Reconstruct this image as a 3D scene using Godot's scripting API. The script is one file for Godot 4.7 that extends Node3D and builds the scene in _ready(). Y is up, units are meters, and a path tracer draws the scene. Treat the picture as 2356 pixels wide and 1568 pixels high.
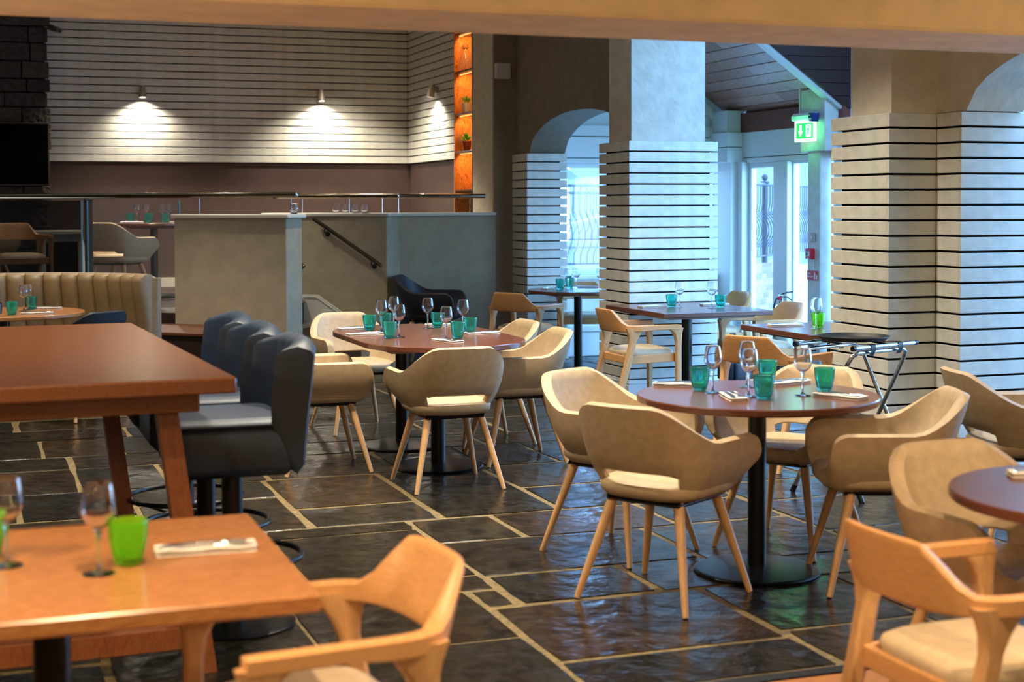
extends Node3D
# A restaurant dining room. x runs along the back wall, -z runs away from the camera, y is up, metres.

var M := {}
var taken := {}
var rng := RandomNumberGenerator.new()
const P := 0.60      # height of the raised platform
const TOP := 0.74    # table height


# ---------------------------------------------------------------- geometry builder
class G:
	var v := PackedVector3Array()
	var f := PackedInt32Array()

	func add(p: Vector3) -> int:
		v.append(p)
		return v.size() - 1

	func tri(a: int, b: int, c: int) -> void:
		f.append(a)
		f.append(b)
		f.append(c)

	func quad(a: int, b: int, c: int, d: int) -> void:
		tri(a, b, c)
		tri(a, c, d)

	# turns the faces added since f0 outwards (they form closed surfaces)
	func fix(f0: int) -> void:
		var vol := 0.0
		for i in range(f0, f.size(), 3):
			vol += v[f[i]].dot(v[f[i + 1]].cross(v[f[i + 2]]))
		if vol < 0.0:
			for i in range(f0, f.size(), 3):
				var t := f[i + 1]
				f[i + 1] = f[i + 2]
				f[i + 2] = t

	func box(c: Vector3, s: Vector3, b := 0.0, t := Transform3D()) -> G:
		var f0 := f.size()
		var h := s * 0.5
		if b <= 0.0:
			var k := []
			for i in 8:
				k.append(add(t * (c + Vector3(h.x if i & 1 else -h.x, h.y if i & 2 else -h.y, h.z if i & 4 else -h.z))))
			quad(k[0], k[2], k[3], k[1])
			quad(k[4], k[5], k[7], k[6])
			quad(k[0], k[4], k[6], k[2])
			quad(k[1], k[3], k[7], k[5])
			quad(k[0], k[1], k[5], k[4])
			quad(k[2], k[6], k[7], k[3])
			fix(f0)
			return self
		b = minf(b, minf(h.x, minf(h.y, h.z)) * 0.98)
		var id := []
		for i in 8:
			var sg := Vector3(1 if i & 1 else -1, 1 if i & 2 else -1, 1 if i & 4 else -1)
			for a in 3:
				var q := h - Vector3(b, b, b)
				q[a] = h[a]
				id.append(add(t * (c + q * sg)))
		var mid := t * c
		for a in 3:
			var p := (a + 1) % 3
			var q := (a + 2) % 3
			for s1 in 2:
				var base := s1 << a
				_face([id[base * 3 + a], id[(base | (1 << p)) * 3 + a], id[(base | (1 << p) | (1 << q)) * 3 + a], id[(base | (1 << q)) * 3 + a]], mid)
			for sp in 2:
				for sq in 2:
					var i0 := (sp << p) | (sq << q)
					var i1 := i0 | (1 << a)
					_face([id[i0 * 3 + p], id[i0 * 3 + q], id[i1 * 3 + q], id[i1 * 3 + p]], mid)
		for i in 8:
			_face([id[i * 3], id[i * 3 + 1], id[i * 3 + 2]], mid)
		return self

	# a face of a convex body, turned away from its middle
	func _face(k: Array, mid: Vector3) -> void:
		var n := (v[k[1]] - v[k[0]]).cross(v[k[2]] - v[k[0]])
		if n.dot(v[k[0]] - mid) < 0.0:
			k.reverse()
		tri(k[0], k[1], k[2])
		if k.size() == 4:
			tri(k[0], k[2], k[3])

	# a polygon given in two axes, drawn out between d0 and d1 along the third; bevel b at both ends
	func prism(poly: PackedVector2Array, d0: float, d1: float, axis := 1, b := 0.0, t := Transform3D()) -> G:
		var f0 := f.size()
		var rings := [[poly, d0], [poly, d1]]
		if b > 0.0:
			var inn := Geometry2D.offset_polygon(poly, -b, Geometry2D.JOIN_MITER)
			if inn.size() == 1 and inn[0].size() == poly.size():
				# line the inner ring up with the outer one
				var best := 0
				var bd := 1e9
				for k in poly.size():
					var d: float = inn[0][k].distance_to(poly[0])
					if d < bd:
						bd = d
						best = k
				var r := PackedVector2Array()
				for k in poly.size():
					r.append(inn[0][(best + k) % poly.size()])
				rings = [[r, d0], [poly, d0 + b], [poly, d1 - b], [r, d1]]
		var ids := []
		for r in rings:
			var row := []
			for p in r[0]:
				row.append(add(t * _at(p, r[1], axis)))
			ids.append(row)
		var n := poly.size()
		for k in ids.size() - 1:
			for i in n:
				var j := (i + 1) % n
				quad(ids[k][i], ids[k][j], ids[k + 1][j], ids[k + 1][i])
		var cap := Geometry2D.triangulate_polygon(rings[0][0])
		# triangulation winds as the polygon does
		var cw := Geometry2D.is_polygon_clockwise(rings[0][0])
		for i in range(0, cap.size(), 3):
			var a := cap[i]
			var bb := cap[i + 1]
			var c := cap[i + 2]
			var pa: Vector2 = rings[0][0][a]
			var pb: Vector2 = rings[0][0][bb]
			var pc: Vector2 = rings[0][0][c]
			var ar := (pb - pa).cross(pc - pa)
			var same := (ar > 0.0) != cw
			if same:
				tri(ids[0][a], ids[0][c], ids[0][bb])
				tri(ids[-1][a], ids[-1][bb], ids[-1][c])
			else:
				tri(ids[0][a], ids[0][bb], ids[0][c])
				tri(ids[-1][a], ids[-1][c], ids[-1][bb])
		fix(f0)
		return self

	func _at(p: Vector2, d: float, axis: int) -> Vector3:
		if axis == 0:
			return Vector3(d, p.y, p.x)
		if axis == 1:
			return Vector3(p.x, d, p.y)
		return Vector3(p.x, p.y, d)

	# profile of (radius, height) points turned about y; a radius of 0 closes on the axis
	func lathe(prof: Array, n := 24, t := Transform3D(), loop := false) -> G:
		var f0 := f.size()
		var rows := []
		for p in prof:
			if p[0] <= 0.00001:
				rows.append([add(t * Vector3(0, p[1], 0))])
			else:
				var row := []
				for i in n:
					var a := TAU * i / n
					row.append(add(t * Vector3(cos(a) * p[0], p[1], sin(a) * p[0])))
				rows.append(row)
		var m := rows.size()
		for k in (m if loop else m - 1):
			var r: Array = rows[k]
			var s: Array = rows[(k + 1) % m]
			for i in n:
				var j := (i + 1) % n
				if r.size() == 1 and s.size() == 1:
					continue
				elif r.size() == 1:
					tri(r[0], s[i], s[j])
				elif s.size() == 1:
					tri(r[i], s[0], r[j])
				else:
					quad(r[i], s[i], s[j], r[j])
		fix(f0)
		return self

	# a round tube along points; radii may vary; closed joins the ends
	func tube(pts: Array, radii, n := 10, closed := false) -> G:
		var f0 := f.size()
		var m := pts.size()
		var rows := []
		var nrm := Vector3.UP
		for k in m:
			var a: Vector3 = pts[(k - 1 + m) % m] if closed else pts[maxi(k - 1, 0)]
			var b: Vector3 = pts[(k + 1) % m] if closed else pts[mini(k + 1, m - 1)]
			var d := (b - a).normalized()
			if k == 0:
				nrm = Vector3.UP if absf(d.y) < 0.9 else Vector3.RIGHT
			nrm = (nrm - d * nrm.dot(d)).normalized()
			var bi := d.cross(nrm)
			var r: float = radii[k] if radii is Array else radii
			var row := []
			for i in n:
				var an := TAU * i / n
				row.append(add(pts[k] + (nrm * cos(an) + bi * sin(an)) * r))
			rows.append(row)
		for k in (m if closed else m - 1):
			for i in n:
				var j := (i + 1) % n
				quad(rows[k][i], rows[k][j], rows[(k + 1) % m][j], rows[(k + 1) % m][i])
		if not closed:
			for e in [0, m - 1]:
				var c := add(pts[e])
				for i in n:
					var j := (i + 1) % n
					if e == 0:
						tri(c, rows[e][j], rows[e][i])
					else:
						tri(c, rows[e][i], rows[e][j])
		fix(f0)
		return self

	# sections with the same number of points, joined one after another, ends closed
	func loft(secs: Array) -> G:
		var f0 := f.size()
		var rows := []
		for s in secs:
			var row := []
			for p in s:
				row.append(add(p))
			rows.append(row)
		var n: int = rows[0].size()
		for k in rows.size() - 1:
			for i in n:
				var j := (i + 1) % n
				quad(rows[k][i], rows[k][j], rows[k + 1][j], rows[k + 1][i])
		for e in [0, rows.size() - 1]:
			var c := Vector3()
			for p in secs[e]:
				c += p
			var ci := add(c / n)
			for i in n:
				var j := (i + 1) % n
				if e == 0:
					tri(ci, rows[e][j], rows[e][i])
				else:
					tri(ci, rows[e][i], rows[e][j])
		fix(f0)
		return self

	# two sheets (outer, inner: [column][row]) closed along every open edge with a rounded rim; skip says which cells are open
	func sheet(o: Array, inn: Array, skip: Callable, rim := 0.012) -> G:
		var f0 := f.size()
		var nc := o.size()
		var nr: int = o[0].size()
		var oi := []
		var ii := []
		for i in nc:
			var ra := []
			var rb := []
			for j in nr:
				ra.append(add(o[i][j]))
				rb.append(add(inn[i][j]))
			oi.append(ra)
			ii.append(rb)
		var mids := {}
		for i in nc - 1:
			for j in nr - 1:
				if skip.call(i, j):
					continue
				quad(oi[i][j], oi[i + 1][j], oi[i + 1][j + 1], oi[i][j + 1])
				quad(ii[i][j], ii[i][j + 1], ii[i + 1][j + 1], ii[i + 1][j])
				var sides := [[i, j, i + 1, j, 0, -1], [i + 1, j, i + 1, j + 1, 1, 0], [i + 1, j + 1, i, j + 1, 0, 1], [i, j + 1, i, j, -1, 0]]
				for s in sides:
					var ni: int = i + s[4]
					var nj: int = j + s[5]
					var open := ni < 0 or nj < 0 or ni >= nc - 1 or nj >= nr - 1
					if not open:
						open = skip.call(ni, nj)
					if not open:
						continue
					var ms := []
					for e in 2:
						var ci: int = s[e * 2]
						var cj: int = s[e * 2 + 1]
						var key := Vector2i(ci, cj)
						if not mids.has(key):
							var c: Vector3 = (o[ci][cj] + inn[ci][cj]) * 0.5
							# outward: away from the neighbouring filled node
							var bi: int = clampi(ci - s[4], 0, nc - 1)
							var bj: int = clampi(cj - s[5], 0, nr - 1)
							var back: Vector3 = (o[bi][bj] + inn[bi][bj]) * 0.5
							mids[key] = add(c + (c - back).normalized() * rim)
						ms.append(mids[key])
					quad(oi[s[2]][s[3]], oi[s[0]][s[1]], ms[0], ms[1])
					quad(ms[1], ms[0], ii[s[0]][s[1]], ii[s[2]][s[3]])
		fix(f0)
		return self

	func mesh(crease := 38.0, uv := false) -> ArrayMesh:
		var nf := f.size() / 3
		var fn := PackedVector3Array()
		fn.resize(nf)
		var around := []
		around.resize(v.size())
		for k in nf:
			var a := v[f[k * 3]]
			fn[k] = (v[f[k * 3 + 1]] - a).cross(v[f[k * 3 + 2]] - a)
			for e in 3:
				var w := f[k * 3 + e]
				if around[w] == null:
					around[w] = PackedInt32Array()
				around[w].append(k)
		var un := PackedVector3Array()
		un.resize(nf)
		for k in nf:
			un[k] = fn[k].normalized()
		var lim := cos(deg_to_rad(crease))
		var vv := PackedVector3Array()
		var nn := PackedVector3Array()
		for k in nf:
			if fn[k].length_squared() < 1e-20:
				continue
			for e in [0, 2, 1]:
				var w := f[k * 3 + e]
				var s := Vector3()
				for q in around[w]:
					if un[q].dot(un[k]) > lim:
						s += fn[q]
				vv.append(v[w])
				nn.append(s.normalized())
		var arr := []
		arr.resize(Mesh.ARRAY_MAX)
		arr[Mesh.ARRAY_VERTEX] = vv
		arr[Mesh.ARRAY_NORMAL] = nn
		var m := ArrayMesh.new()
		m.add_surface_from_arrays(Mesh.PRIMITIVE_TRIANGLES, arr)
		return m


# ---------------------------------------------------------------- nodes
func numbered(n: String) -> String:
	if not taken.has(n):
		taken[n] = 0
		return n
	taken[n] += 1
	return "%s_%03d" % [n, taken[n]]


func tag(o: Node3D, label: String, category: String, group := "") -> Node3D:
	o.set_meta("label", label)
	o.set_meta("category", category)
	if group:
		o.set_meta("group", group)
	return o


func thing(called: String, label: String, category: String, at := Vector3.ZERO, turn := 0.0, group := "") -> Node3D:
	var o := Node3D.new()
	o.name = numbered(called)
	add_child(o, true)
	o.position = at
	o.rotation.y = turn
	return tag(o, label, category, group)


func part(called: String, m: Mesh, mat: Material, parent: Node = null, at := Vector3.ZERO, turn := 0.0) -> MeshInstance3D:
	var o := MeshInstance3D.new()
	o.mesh = m
	o.material_override = mat
	o.name = called if parent else numbered(called)
	(parent if parent else self).add_child(o, true)
	o.position = at
	o.rotation.y = turn
	return o


func struct(called: String, m: Mesh, mat: Material, label: String, category := "wall") -> MeshInstance3D:
	var o := part(called, m, mat)
	o.set_meta("kind", "structure")
	tag(o, label, category)
	return o


func struct_root(called: String, label: String, category := "wall") -> Node3D:
	var o := thing(called, label, category)
	o.set_meta("kind", "structure")
	return o


# a copy of a thing with its parts
func copy(o: Node3D, called: String, at: Vector3, turn: float, label: String, group := "") -> Node3D:
	var c: Node3D = o.duplicate()
	c.name = numbered(called)
	add_child(c, true)
	c.position = at
	c.rotation.y = turn
	c.set_meta("label", label)
	if group:
		c.set_meta("group", group)
	return c


var protos := {}


# the first call builds, later calls copy
func put(kind: String, build: Callable, called: String, category: String, at: Vector3, turn: float, label: String, group := "") -> Node3D:
	if protos.has(kind):
		return copy(protos[kind], called, at, turn, label, group)
	var t := thing(called, label, category, at, turn, group)
	build.call(t)
	protos[kind] = t
	return t


func yaw(fx: float, fz: float) -> float:
	return atan2(-fx, -fz)


# ---------------------------------------------------------------- materials
func noise_tex(freq: float, colors: Array, seed_ := 1, octaves := 4, size := 512, warp := 0.0) -> NoiseTexture2D:
	var n := FastNoiseLite.new()
	n.noise_type = FastNoiseLite.TYPE_SIMPLEX_SMOOTH
	n.seed = seed_
	n.frequency = freq
	n.fractal_octaves = octaves
	if warp > 0.0:
		n.domain_warp_enabled = true
		n.domain_warp_amplitude = warp
		n.domain_warp_frequency = freq
	var t := NoiseTexture2D.new()
	t.width = size
	t.height = size
	t.seamless = true
	t.noise = n
	if colors.size():
		var g := Gradient.new()
		var offs := PackedFloat32Array()
		var cs := PackedColorArray()
		for i in colors.size():
			offs.append(float(i) / (colors.size() - 1) * 0.7 + 0.15)
			cs.append(colors[i])
		g.offsets = offs
		g.colors = cs
		t.color_ramp = g
	return t


func mk(called: String, c: Color, rough := 0.6, metal := 0.0) -> StandardMaterial3D:
	var m := StandardMaterial3D.new()
	m.resource_name = called
	m.albedo_color = c
	m.roughness = rough
	m.metallic = metal
	M[called] = m
	return m


func tri(m: StandardMaterial3D, t: Texture2D, scale: Vector3) -> StandardMaterial3D:
	m.albedo_texture = t
	m.uv1_triplanar = true
	m.uv1_scale = scale
	m.uv1_triplanar_sharpness = 8.0
	return m


func relief(m: StandardMaterial3D, t: Texture2D, cm: float) -> void:
	m.heightmap_enabled = true
	m.heightmap_texture = t
	m.heightmap_scale = cm


func materials() -> void:
	var grain_l := noise_tex(0.03, [Color(0.88, 0.86, 0.84), Color(1, 1, 1), Color(0.92, 0.90, 0.88), Color(1, 1, 1)], 3, 5, 512, 20.0)
	var grain_d := noise_tex(0.03, [Color(0.80, 0.76, 0.74), Color(1, 1, 1), Color(0.86, 0.83, 0.80), Color(0.97, 0.97, 0.97)], 9, 5, 512, 25.0)
	var fine := noise_tex(0.12, [], 5, 3)
	var soft := noise_tex(0.012, [Color(0.93, 0.93, 0.93), Color(1, 1, 1)], 6, 3)
	# woods; grain runs along the object's x
	tri(mk("oak", Color(0.80, 0.59, 0.375), 0.42), grain_l, Vector3(0.7, 5, 5))
	tri(mk("oak_leg", Color(0.78, 0.60, 0.40), 0.45), grain_l, Vector3(5, 0.7, 5))
	tri(mk("walnut", Color(0.41, 0.25, 0.19), 0.22), grain_d, Vector3(0.6, 4, 4))
	tri(mk("bar_wood", Color(0.44, 0.27, 0.165), 0.20), grain_d, Vector3(4, 4, 0.5))
	tri(mk("bar_leg", Color(0.50, 0.29, 0.16), 0.35), grain_d, Vector3(4, 0.6, 4))
	tri(mk("honey_wood", Color(0.70, 0.475, 0.28), 0.24), grain_d, Vector3(0.6, 4, 4))
	tri(mk("dark_wood", Color(0.16, 0.075, 0.05), 0.5), grain_d, Vector3(0.6, 4, 4))
	tri(mk("step_wood", Color(0.36, 0.20, 0.11), 0.4), grain_d, Vector3(0.6, 4, 4))
	tri(mk("floor_wood", Color(0.62, 0.40, 0.19), 0.4), grain_d, Vector3(0.5, 4, 4))
	tri(mk("shelf_wood", Color(0.86, 0.58, 0.30), 0.45), noise_tex(0.016, [Color(0.6, 0.45, 0.38), Color(1, 1, 1), Color(0.7, 0.58, 0.5), Color(1, 1, 1), Color(0.75, 0.66, 0.58)], 21, 2, 512, 12.0), Vector3(5, 0.7, 5))
	for k in 3:
		tri(mk("plank%d" % k, [Color(0.78, 0.57, 0.50), Color(0.84, 0.64, 0.57), Color(0.72, 0.50, 0.43)][k], 0.36), noise_tex(0.02, [Color(0.72, 0.68, 0.68), Color(1, 1, 1), Color(0.84, 0.8, 0.8), Color(1, 1, 1)], 30 + k, 4, 512, 30.0), Vector3(4, 4, 0.6))
	tri(mk("fascia_wood", Color(0.50, 0.26, 0.20), 0.5), grain_d, Vector3(4, 4, 0.6))
	tri(mk("gable_wood", Color(0.22, 0.075, 0.045), 0.6), grain_d, Vector3(0.6, 4, 4))
	# upholstery
	tri(mk("tan", Color(0.69, 0.59, 0.455), 0.58), soft, Vector3(3, 3, 3))
	relief(M.tan, fine, 0.05)
	tri(mk("cream_pad", Color(0.78, 0.69, 0.56), 0.6), soft, Vector3(3, 3, 3))
	tri(mk("navy", Color(0.115, 0.165, 0.235), 0.5), soft, Vector3(3, 3, 3))
	tri(mk("navy_chair", Color(0.075, 0.085, 0.125), 0.5), soft, Vector3(3, 3, 3))
	tri(mk("booth", Color(0.53, 0.44, 0.315), 0.5), soft, Vector3(3, 3, 3))
	# painted surfaces
	tri(mk("slat_paint", Color(0.83, 0.825, 0.785), 0.5), soft, Vector3(1.2, 1.2, 1.2))
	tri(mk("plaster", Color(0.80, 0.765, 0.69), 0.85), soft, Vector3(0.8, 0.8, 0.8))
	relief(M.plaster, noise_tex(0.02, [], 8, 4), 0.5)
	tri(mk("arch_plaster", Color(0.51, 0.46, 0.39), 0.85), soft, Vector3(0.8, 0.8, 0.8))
	tri(mk("beam_plaster", Color(0.90, 0.79, 0.60), 0.8), soft, Vector3(0.8, 0.8, 0.8))
	tri(mk("parapet", Color(0.60, 0.55, 0.455), 0.8), soft, Vector3(0.8, 0.8, 0.8))
	mk("cap_paint", Color(0.74, 0.72, 0.66), 0.5)
	tri(mk("dado", Color(0.285, 0.205, 0.18), 0.7), soft, Vector3(0.8, 0.8, 0.8))
	mk("white_paint", Color(0.87, 0.89, 0.89), 0.42)
	mk("ceiling_paint", Color(0.82, 0.78, 0.70), 0.9)
	mk("batten", Color(0.33, 0.25, 0.22), 0.8)
	mk("void", Color(0.012, 0.012, 0.02), 0.95)
	mk("shadow_gap", Color(0.05, 0.04, 0.04), 0.9)
	# stone
	for k in 5:
		var c: Color = [Color(0.168, 0.147, 0.105), Color(0.134, 0.124, 0.097), Color(0.197, 0.155, 0.105), Color(0.109, 0.105, 0.088), Color(0.151, 0.130, 0.097)][k]
		var m := tri(mk("flag%d" % k, c, 0.34), noise_tex(0.008, [Color(0.6, 0.6, 0.62), Color(1, 1, 1), Color(0.72, 0.7, 0.68), Color(1, 0.97, 0.92)], 40 + k, 5, 512, 30.0), Vector3(0.9, 0.9, 0.9))
		relief(m, noise_tex(0.012, [], 50 + k, 5), 0.5)
		m.roughness_texture = noise_tex(0.01, [Color(0.6, 0.6, 0.6), Color(1, 1, 1)], 60 + k, 4, 256)
		m.roughness = 0.30
		m.metallic_specular = 0.36
	var mo := tri(mk("mortar", Color(0.45, 0.37, 0.20), 0.8), noise_tex(0.03, [Color(0.7, 0.7, 0.7), Color(1, 1, 1)], 70, 4), Vector3(1.5, 1.5, 1.5))
	relief(mo, noise_tex(0.05, [], 71, 3), 0.5)
	for k in 3:
		var m := tri(mk("chimney%d" % k, [Color(0.20, 0.155, 0.115), Color(0.24, 0.19, 0.145), Color(0.16, 0.125, 0.10)][k], 0.85), noise_tex(0.02, [Color(0.6, 0.6, 0.6), Color(1, 1, 1)], 80 + k, 5), Vector3(1.2, 1.2, 1.2))
		relief(m, noise_tex(0.02, [], 84 + k, 5), 2.0)
	for k in 3:
		tri(mk("brick%d" % k, [Color(0.62, 0.47, 0.42), Color(0.54, 0.43, 0.40), Color(0.68, 0.55, 0.48)][k], 0.85), noise_tex(0.04, [Color(0.75, 0.75, 0.75), Color(1, 1, 1)], 90 + k, 4, 256), Vector3(3, 3, 3))
	mk("brick_mortar", Color(0.72, 0.70, 0.66), 0.9)
	mk("outdoor_paving", Color(0.74, 0.73, 0.71), 0.9)
	mk("roof_slate", Color(0.24, 0.27, 0.31), 0.8)
	mk("pale_render", Color(0.46, 0.46, 0.52), 0.9)
	mk("blue_boards", Color(0.30, 0.36, 0.45), 0.8)
	# metals and small stuff
	mk("black_metal", Color(0.022, 0.022, 0.025), 0.32, 0.3)
	mk("rail_metal", Color(0.42, 0.37, 0.31), 0.18, 1.0)
	mk("chrome", Color(0.80, 0.80, 0.82), 0.12, 1.0)
	mk("steel", Color(0.72, 0.72, 0.73), 0.22, 1.0)
	mk("iron", Color(0.09, 0.10, 0.13), 0.5, 0.2)
	mk("black_plastic", Color(0.02, 0.02, 0.022), 0.4)
	mk("tray_rubber", Color(0.045, 0.05, 0.045), 0.5)
	mk("screen", Color(0.004, 0.004, 0.005), 0.5).metallic_specular = 0.1
	M.screen.resource_name = "screen"
	mk("linen", Color(0.88, 0.84, 0.80), 0.85)
	mk("white_plastic", Color(0.85, 0.85, 0.84), 0.4)
	mk("grey_plastic", Color(0.74, 0.72, 0.70), 0.5)
	mk("aluminium", Color(0.62, 0.58, 0.54), 0.4, 0.4)
	mk("red_plastic", Color(0.80, 0.04, 0.13), 0.4)
	mk("blue_plastic", Color(0.05, 0.15, 0.42), 0.3)
	mk("label_cream", Color(0.72, 0.72, 0.60), 0.6)
	mk("socket_plate", Color(0.20, 0.27, 0.33), 0.3, 0.6)
	mk("terracotta", Color(0.45, 0.18, 0.09), 0.8)
	mk("cork", Color(0.55, 0.35, 0.17), 0.9)
	mk("candle_jar", Color(0.09, 0.035, 0.025), 0.3)
	var lf := mk("leaf", Color(0.16, 0.42, 0.10), 0.6)
	lf.backlight_enabled = true
	lf.backlight = Color(0.3, 0.5, 0.15)
	var lf2 := mk("shrub_leaf", Color(0.28, 0.62, 0.26), 0.6)
	lf2.backlight_enabled = true
	lf2.backlight = Color(0.4, 0.6, 0.3)
	mk("rope", Color(0.66, 0.60, 0.50), 0.9)
	tri(mk("nylon", Color(0.03, 0.045, 0.09), 0.6), soft, Vector3(3, 3, 3))
	# glass
	var pane := mk("pane", Color(0.92, 0.97, 1.0, 0.03), 0.02)
	pane.transparency = BaseMaterial3D.TRANSPARENCY_ALPHA
	var dim := mk("balustrade_glass", Color(0.07, 0.08, 0.07, 0.62), 0.02)
	dim.transparency = BaseMaterial3D.TRANSPARENCY_ALPHA
	mk("glass_edge", Color(0.35, 0.62, 0.75), 0.25)
	var bowl := mk("bowl_glass", Color(0.95, 0.97, 1.0, 0.07), 0.03)
	bowl.transparency = BaseMaterial3D.TRANSPARENCY_ALPHA
	var stem := mk("stem_glass", Color(0.97, 0.98, 1.0, 0.0), 0.02)
	stem.transparency = BaseMaterial3D.TRANSPARENCY_ALPHA
	stem.refraction_enabled = true
	stem.refraction_scale = 0.05
	for a in [["teal_glass", Color(0.40, 0.90, 0.86, 0.06)], ["lime_glass", Color(0.62, 0.97, 0.20, 0.16)]]:
		var g := mk(a[0], a[1], 0.06)
		g.transparency = BaseMaterial3D.TRANSPARENCY_ALPHA
		g.refraction_enabled = true
		g.refraction_scale = 0.04


func glow(called: String, c: Color, energy: float) -> StandardMaterial3D:
	var m := mk(called, c, 0.5)
	m.emission_enabled = true
	m.emission = c
	m.emission_energy_multiplier = energy
	return m


# ---------------------------------------------------------------- furniture (front is -z)
func super_path(w: float, zc: float, zb: float, zf: float, pw: float) -> Array:
	# half a U in plan, from the middle of the back to the front of the arm at +x: dense points
	var pts := []
	for i in 41:
		var a := PI / 2 * i / 40.0
		pts.append(Vector2(w * pow(sin(a), 2.0 / pw), zc + (zb - zc) * pow(maxf(cos(a), 0.0), 2.0 / pw)))
	for i in 20:
		pts.append(Vector2(w, lerpf(zc, zf, (i + 1) / 20.0)))
	return pts


func path_at(pts: Array, s: float) -> Array:
	# point and outward normal at signed arc length s
	var left := absf(s)
	var k := 0
	while k < pts.size() - 2 and left > pts[k].distance_to(pts[k + 1]):
		left -= pts[k].distance_to(pts[k + 1])
		k += 1
	var d: Vector2 = (pts[k + 1] - pts[k]).normalized()
	var p: Vector2 = pts[k] + d * left
	var n := Vector2(-d.y, d.x)
	if n.dot(p - Vector2(0, -0.02)) < 0.0:
		n = -n
	if s < 0.0:
		p.x = -p.x
		n.x = -n.x
	return [p, n]


func path_len(pts: Array) -> float:
	var l := 0.0
	for k in pts.size() - 1:
		l += pts[k].distance_to(pts[k + 1])
	return l


func oct(c: Vector3, hx: float, hz: float, ch := 0.35) -> Array:
	var cx := hx * ch
	var cz := hz * ch
	return [c + Vector3(hx, 0, -hz + cz), c + Vector3(hx, 0, hz - cz), c + Vector3(hx - cx, 0, hz), c + Vector3(-hx + cx, 0, hz), c + Vector3(-hx, 0, hz - cz), c + Vector3(-hx, 0, -hz + cz), c + Vector3(-hx + cx, 0, -hz), c + Vector3(hx - cx, 0, -hz)]


# upholstered tub chair with an open slot at the foot of the back; k scales heights of the lounge version
func tub_chair(t: Node3D, shell_mat: Material, leg_mat: Material, k := 1.0, slot := true) -> void:
	var w := 0.272 * k
	var pts := super_path(w, 0.02 * k, 0.255 * k, -0.255 * k, 2.7)
	var full := path_len(pts)
	var cols := [0.0, 0.045, 0.09, 0.135, 0.165, 0.195, 0.222, 0.236, 0.27, 0.305, 0.34, 0.375, 0.41]
	for i in 4:
		cols.append(lerpf(0.41, full / k - 0.075, (i + 1) / 4.0))
	for q in [0.055, 0.035, 0.018, 0.006, 0.0]:
		cols.append(full / k - q)
	var ss := []
	for i in range(cols.size() - 1, 0, -1):
		ss.append(-cols[i] * k)
	for c in cols:
		ss.append(c * k)
	var taus := [0.0, 0.06, 0.15, 0.325, 0.46, 0.62, 0.78, 0.9, 1.0]
	var o := []
	var inn := []
	for s: float in ss:
		var pn: Array = path_at(pts, s)
		var p: Vector2 = pn[0]
		var n: Vector2 = pn[1]
		var a := absf(s) / k
		var sm := smoothstep(0.13, 0.37, a)
		var top := lerpf(0.772, 0.632, sm)
		var bot := 0.405
		var q := clampf((a - (full / k - 0.075)) / 0.075, 0.0, 1.0)
		var rnd := 1.0 - sqrt(maxf(1.0 - q * q, 0.0))
		top -= rnd * 0.07
		bot += rnd * 0.06
		var co := []
		var ci := []
		for tau: float in taus:
			var h := lerpf(bot, top, tau) * k
			var low := pow(1.0 - tau, 2.4)
			var off := (-0.085 * low + 0.022 * tau) * k
			var lean := 0.055 * (1.0 - sm) * pow(tau, 1.3) * k
			var th := lerpf(0.040, 0.046, tau) * k
			var po := p + n * off
			var pi := p + n * (off - th)
			co.append(Vector3(po.x, h, po.y + lean))
			ci.append(Vector3(pi.x, h - 0.004, pi.y + lean))
		o.append(co)
		inn.append(ci)
	var skip := func(i: int, j: int) -> bool:
		var s0: float = ss[i]
		var s1: float = ss[i + 1]
		return slot and j == 2 and minf(s0, s1) > -0.223 * k and maxf(s0, s1) < 0.223 * k
	part("shell", G.new().sheet(o, inn, skip, 0.012 * k).mesh(50), shell_mat, t)
	# seat cushion
	var secs := []
	for row in [[0.405, 0.90], [0.425, 0.985], [0.452, 1.0], [0.468, 0.96], [0.476, 0.80]]:
		var ring := []
		for i in 32:
			var a := TAU * i / 32.0
			var x := signf(cos(a)) * pow(absf(cos(a)), 0.55) * 0.226
			var z := signf(sin(a)) * pow(absf(sin(a)), 0.55) * 0.235
			ring.append(Vector3(x * row[1], row[0], z * row[1] - 0.03) * k)
		secs.append(ring)
	part("seat_cushion", G.new().loft(secs).mesh(60), shell_mat, t)
	var g := G.new().box(Vector3(0, 0.393, -0.01) * k, Vector3(0.34, 0.024, 0.34) * k, 0.01)
	part("underframe", g.mesh(), M.black_metal, t)
	for sx in [-1, 1]:
		for sz in [-1, 1]:
			var a := Vector3(0.145 * sx, 0.405, 0.135 * sz - 0.01) * k
			var b := Vector3(0.245 * sx, 0.0, 0.245 * sz - 0.005) * k
			part("leg", G.new().tube([b, b.lerp(a, 0.02), b.lerp(a, 0.5), a], [0.011 * k, 0.0125 * k, 0.0175 * k, 0.0215 * k], 10).mesh(), leg_mat, t)


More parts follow.
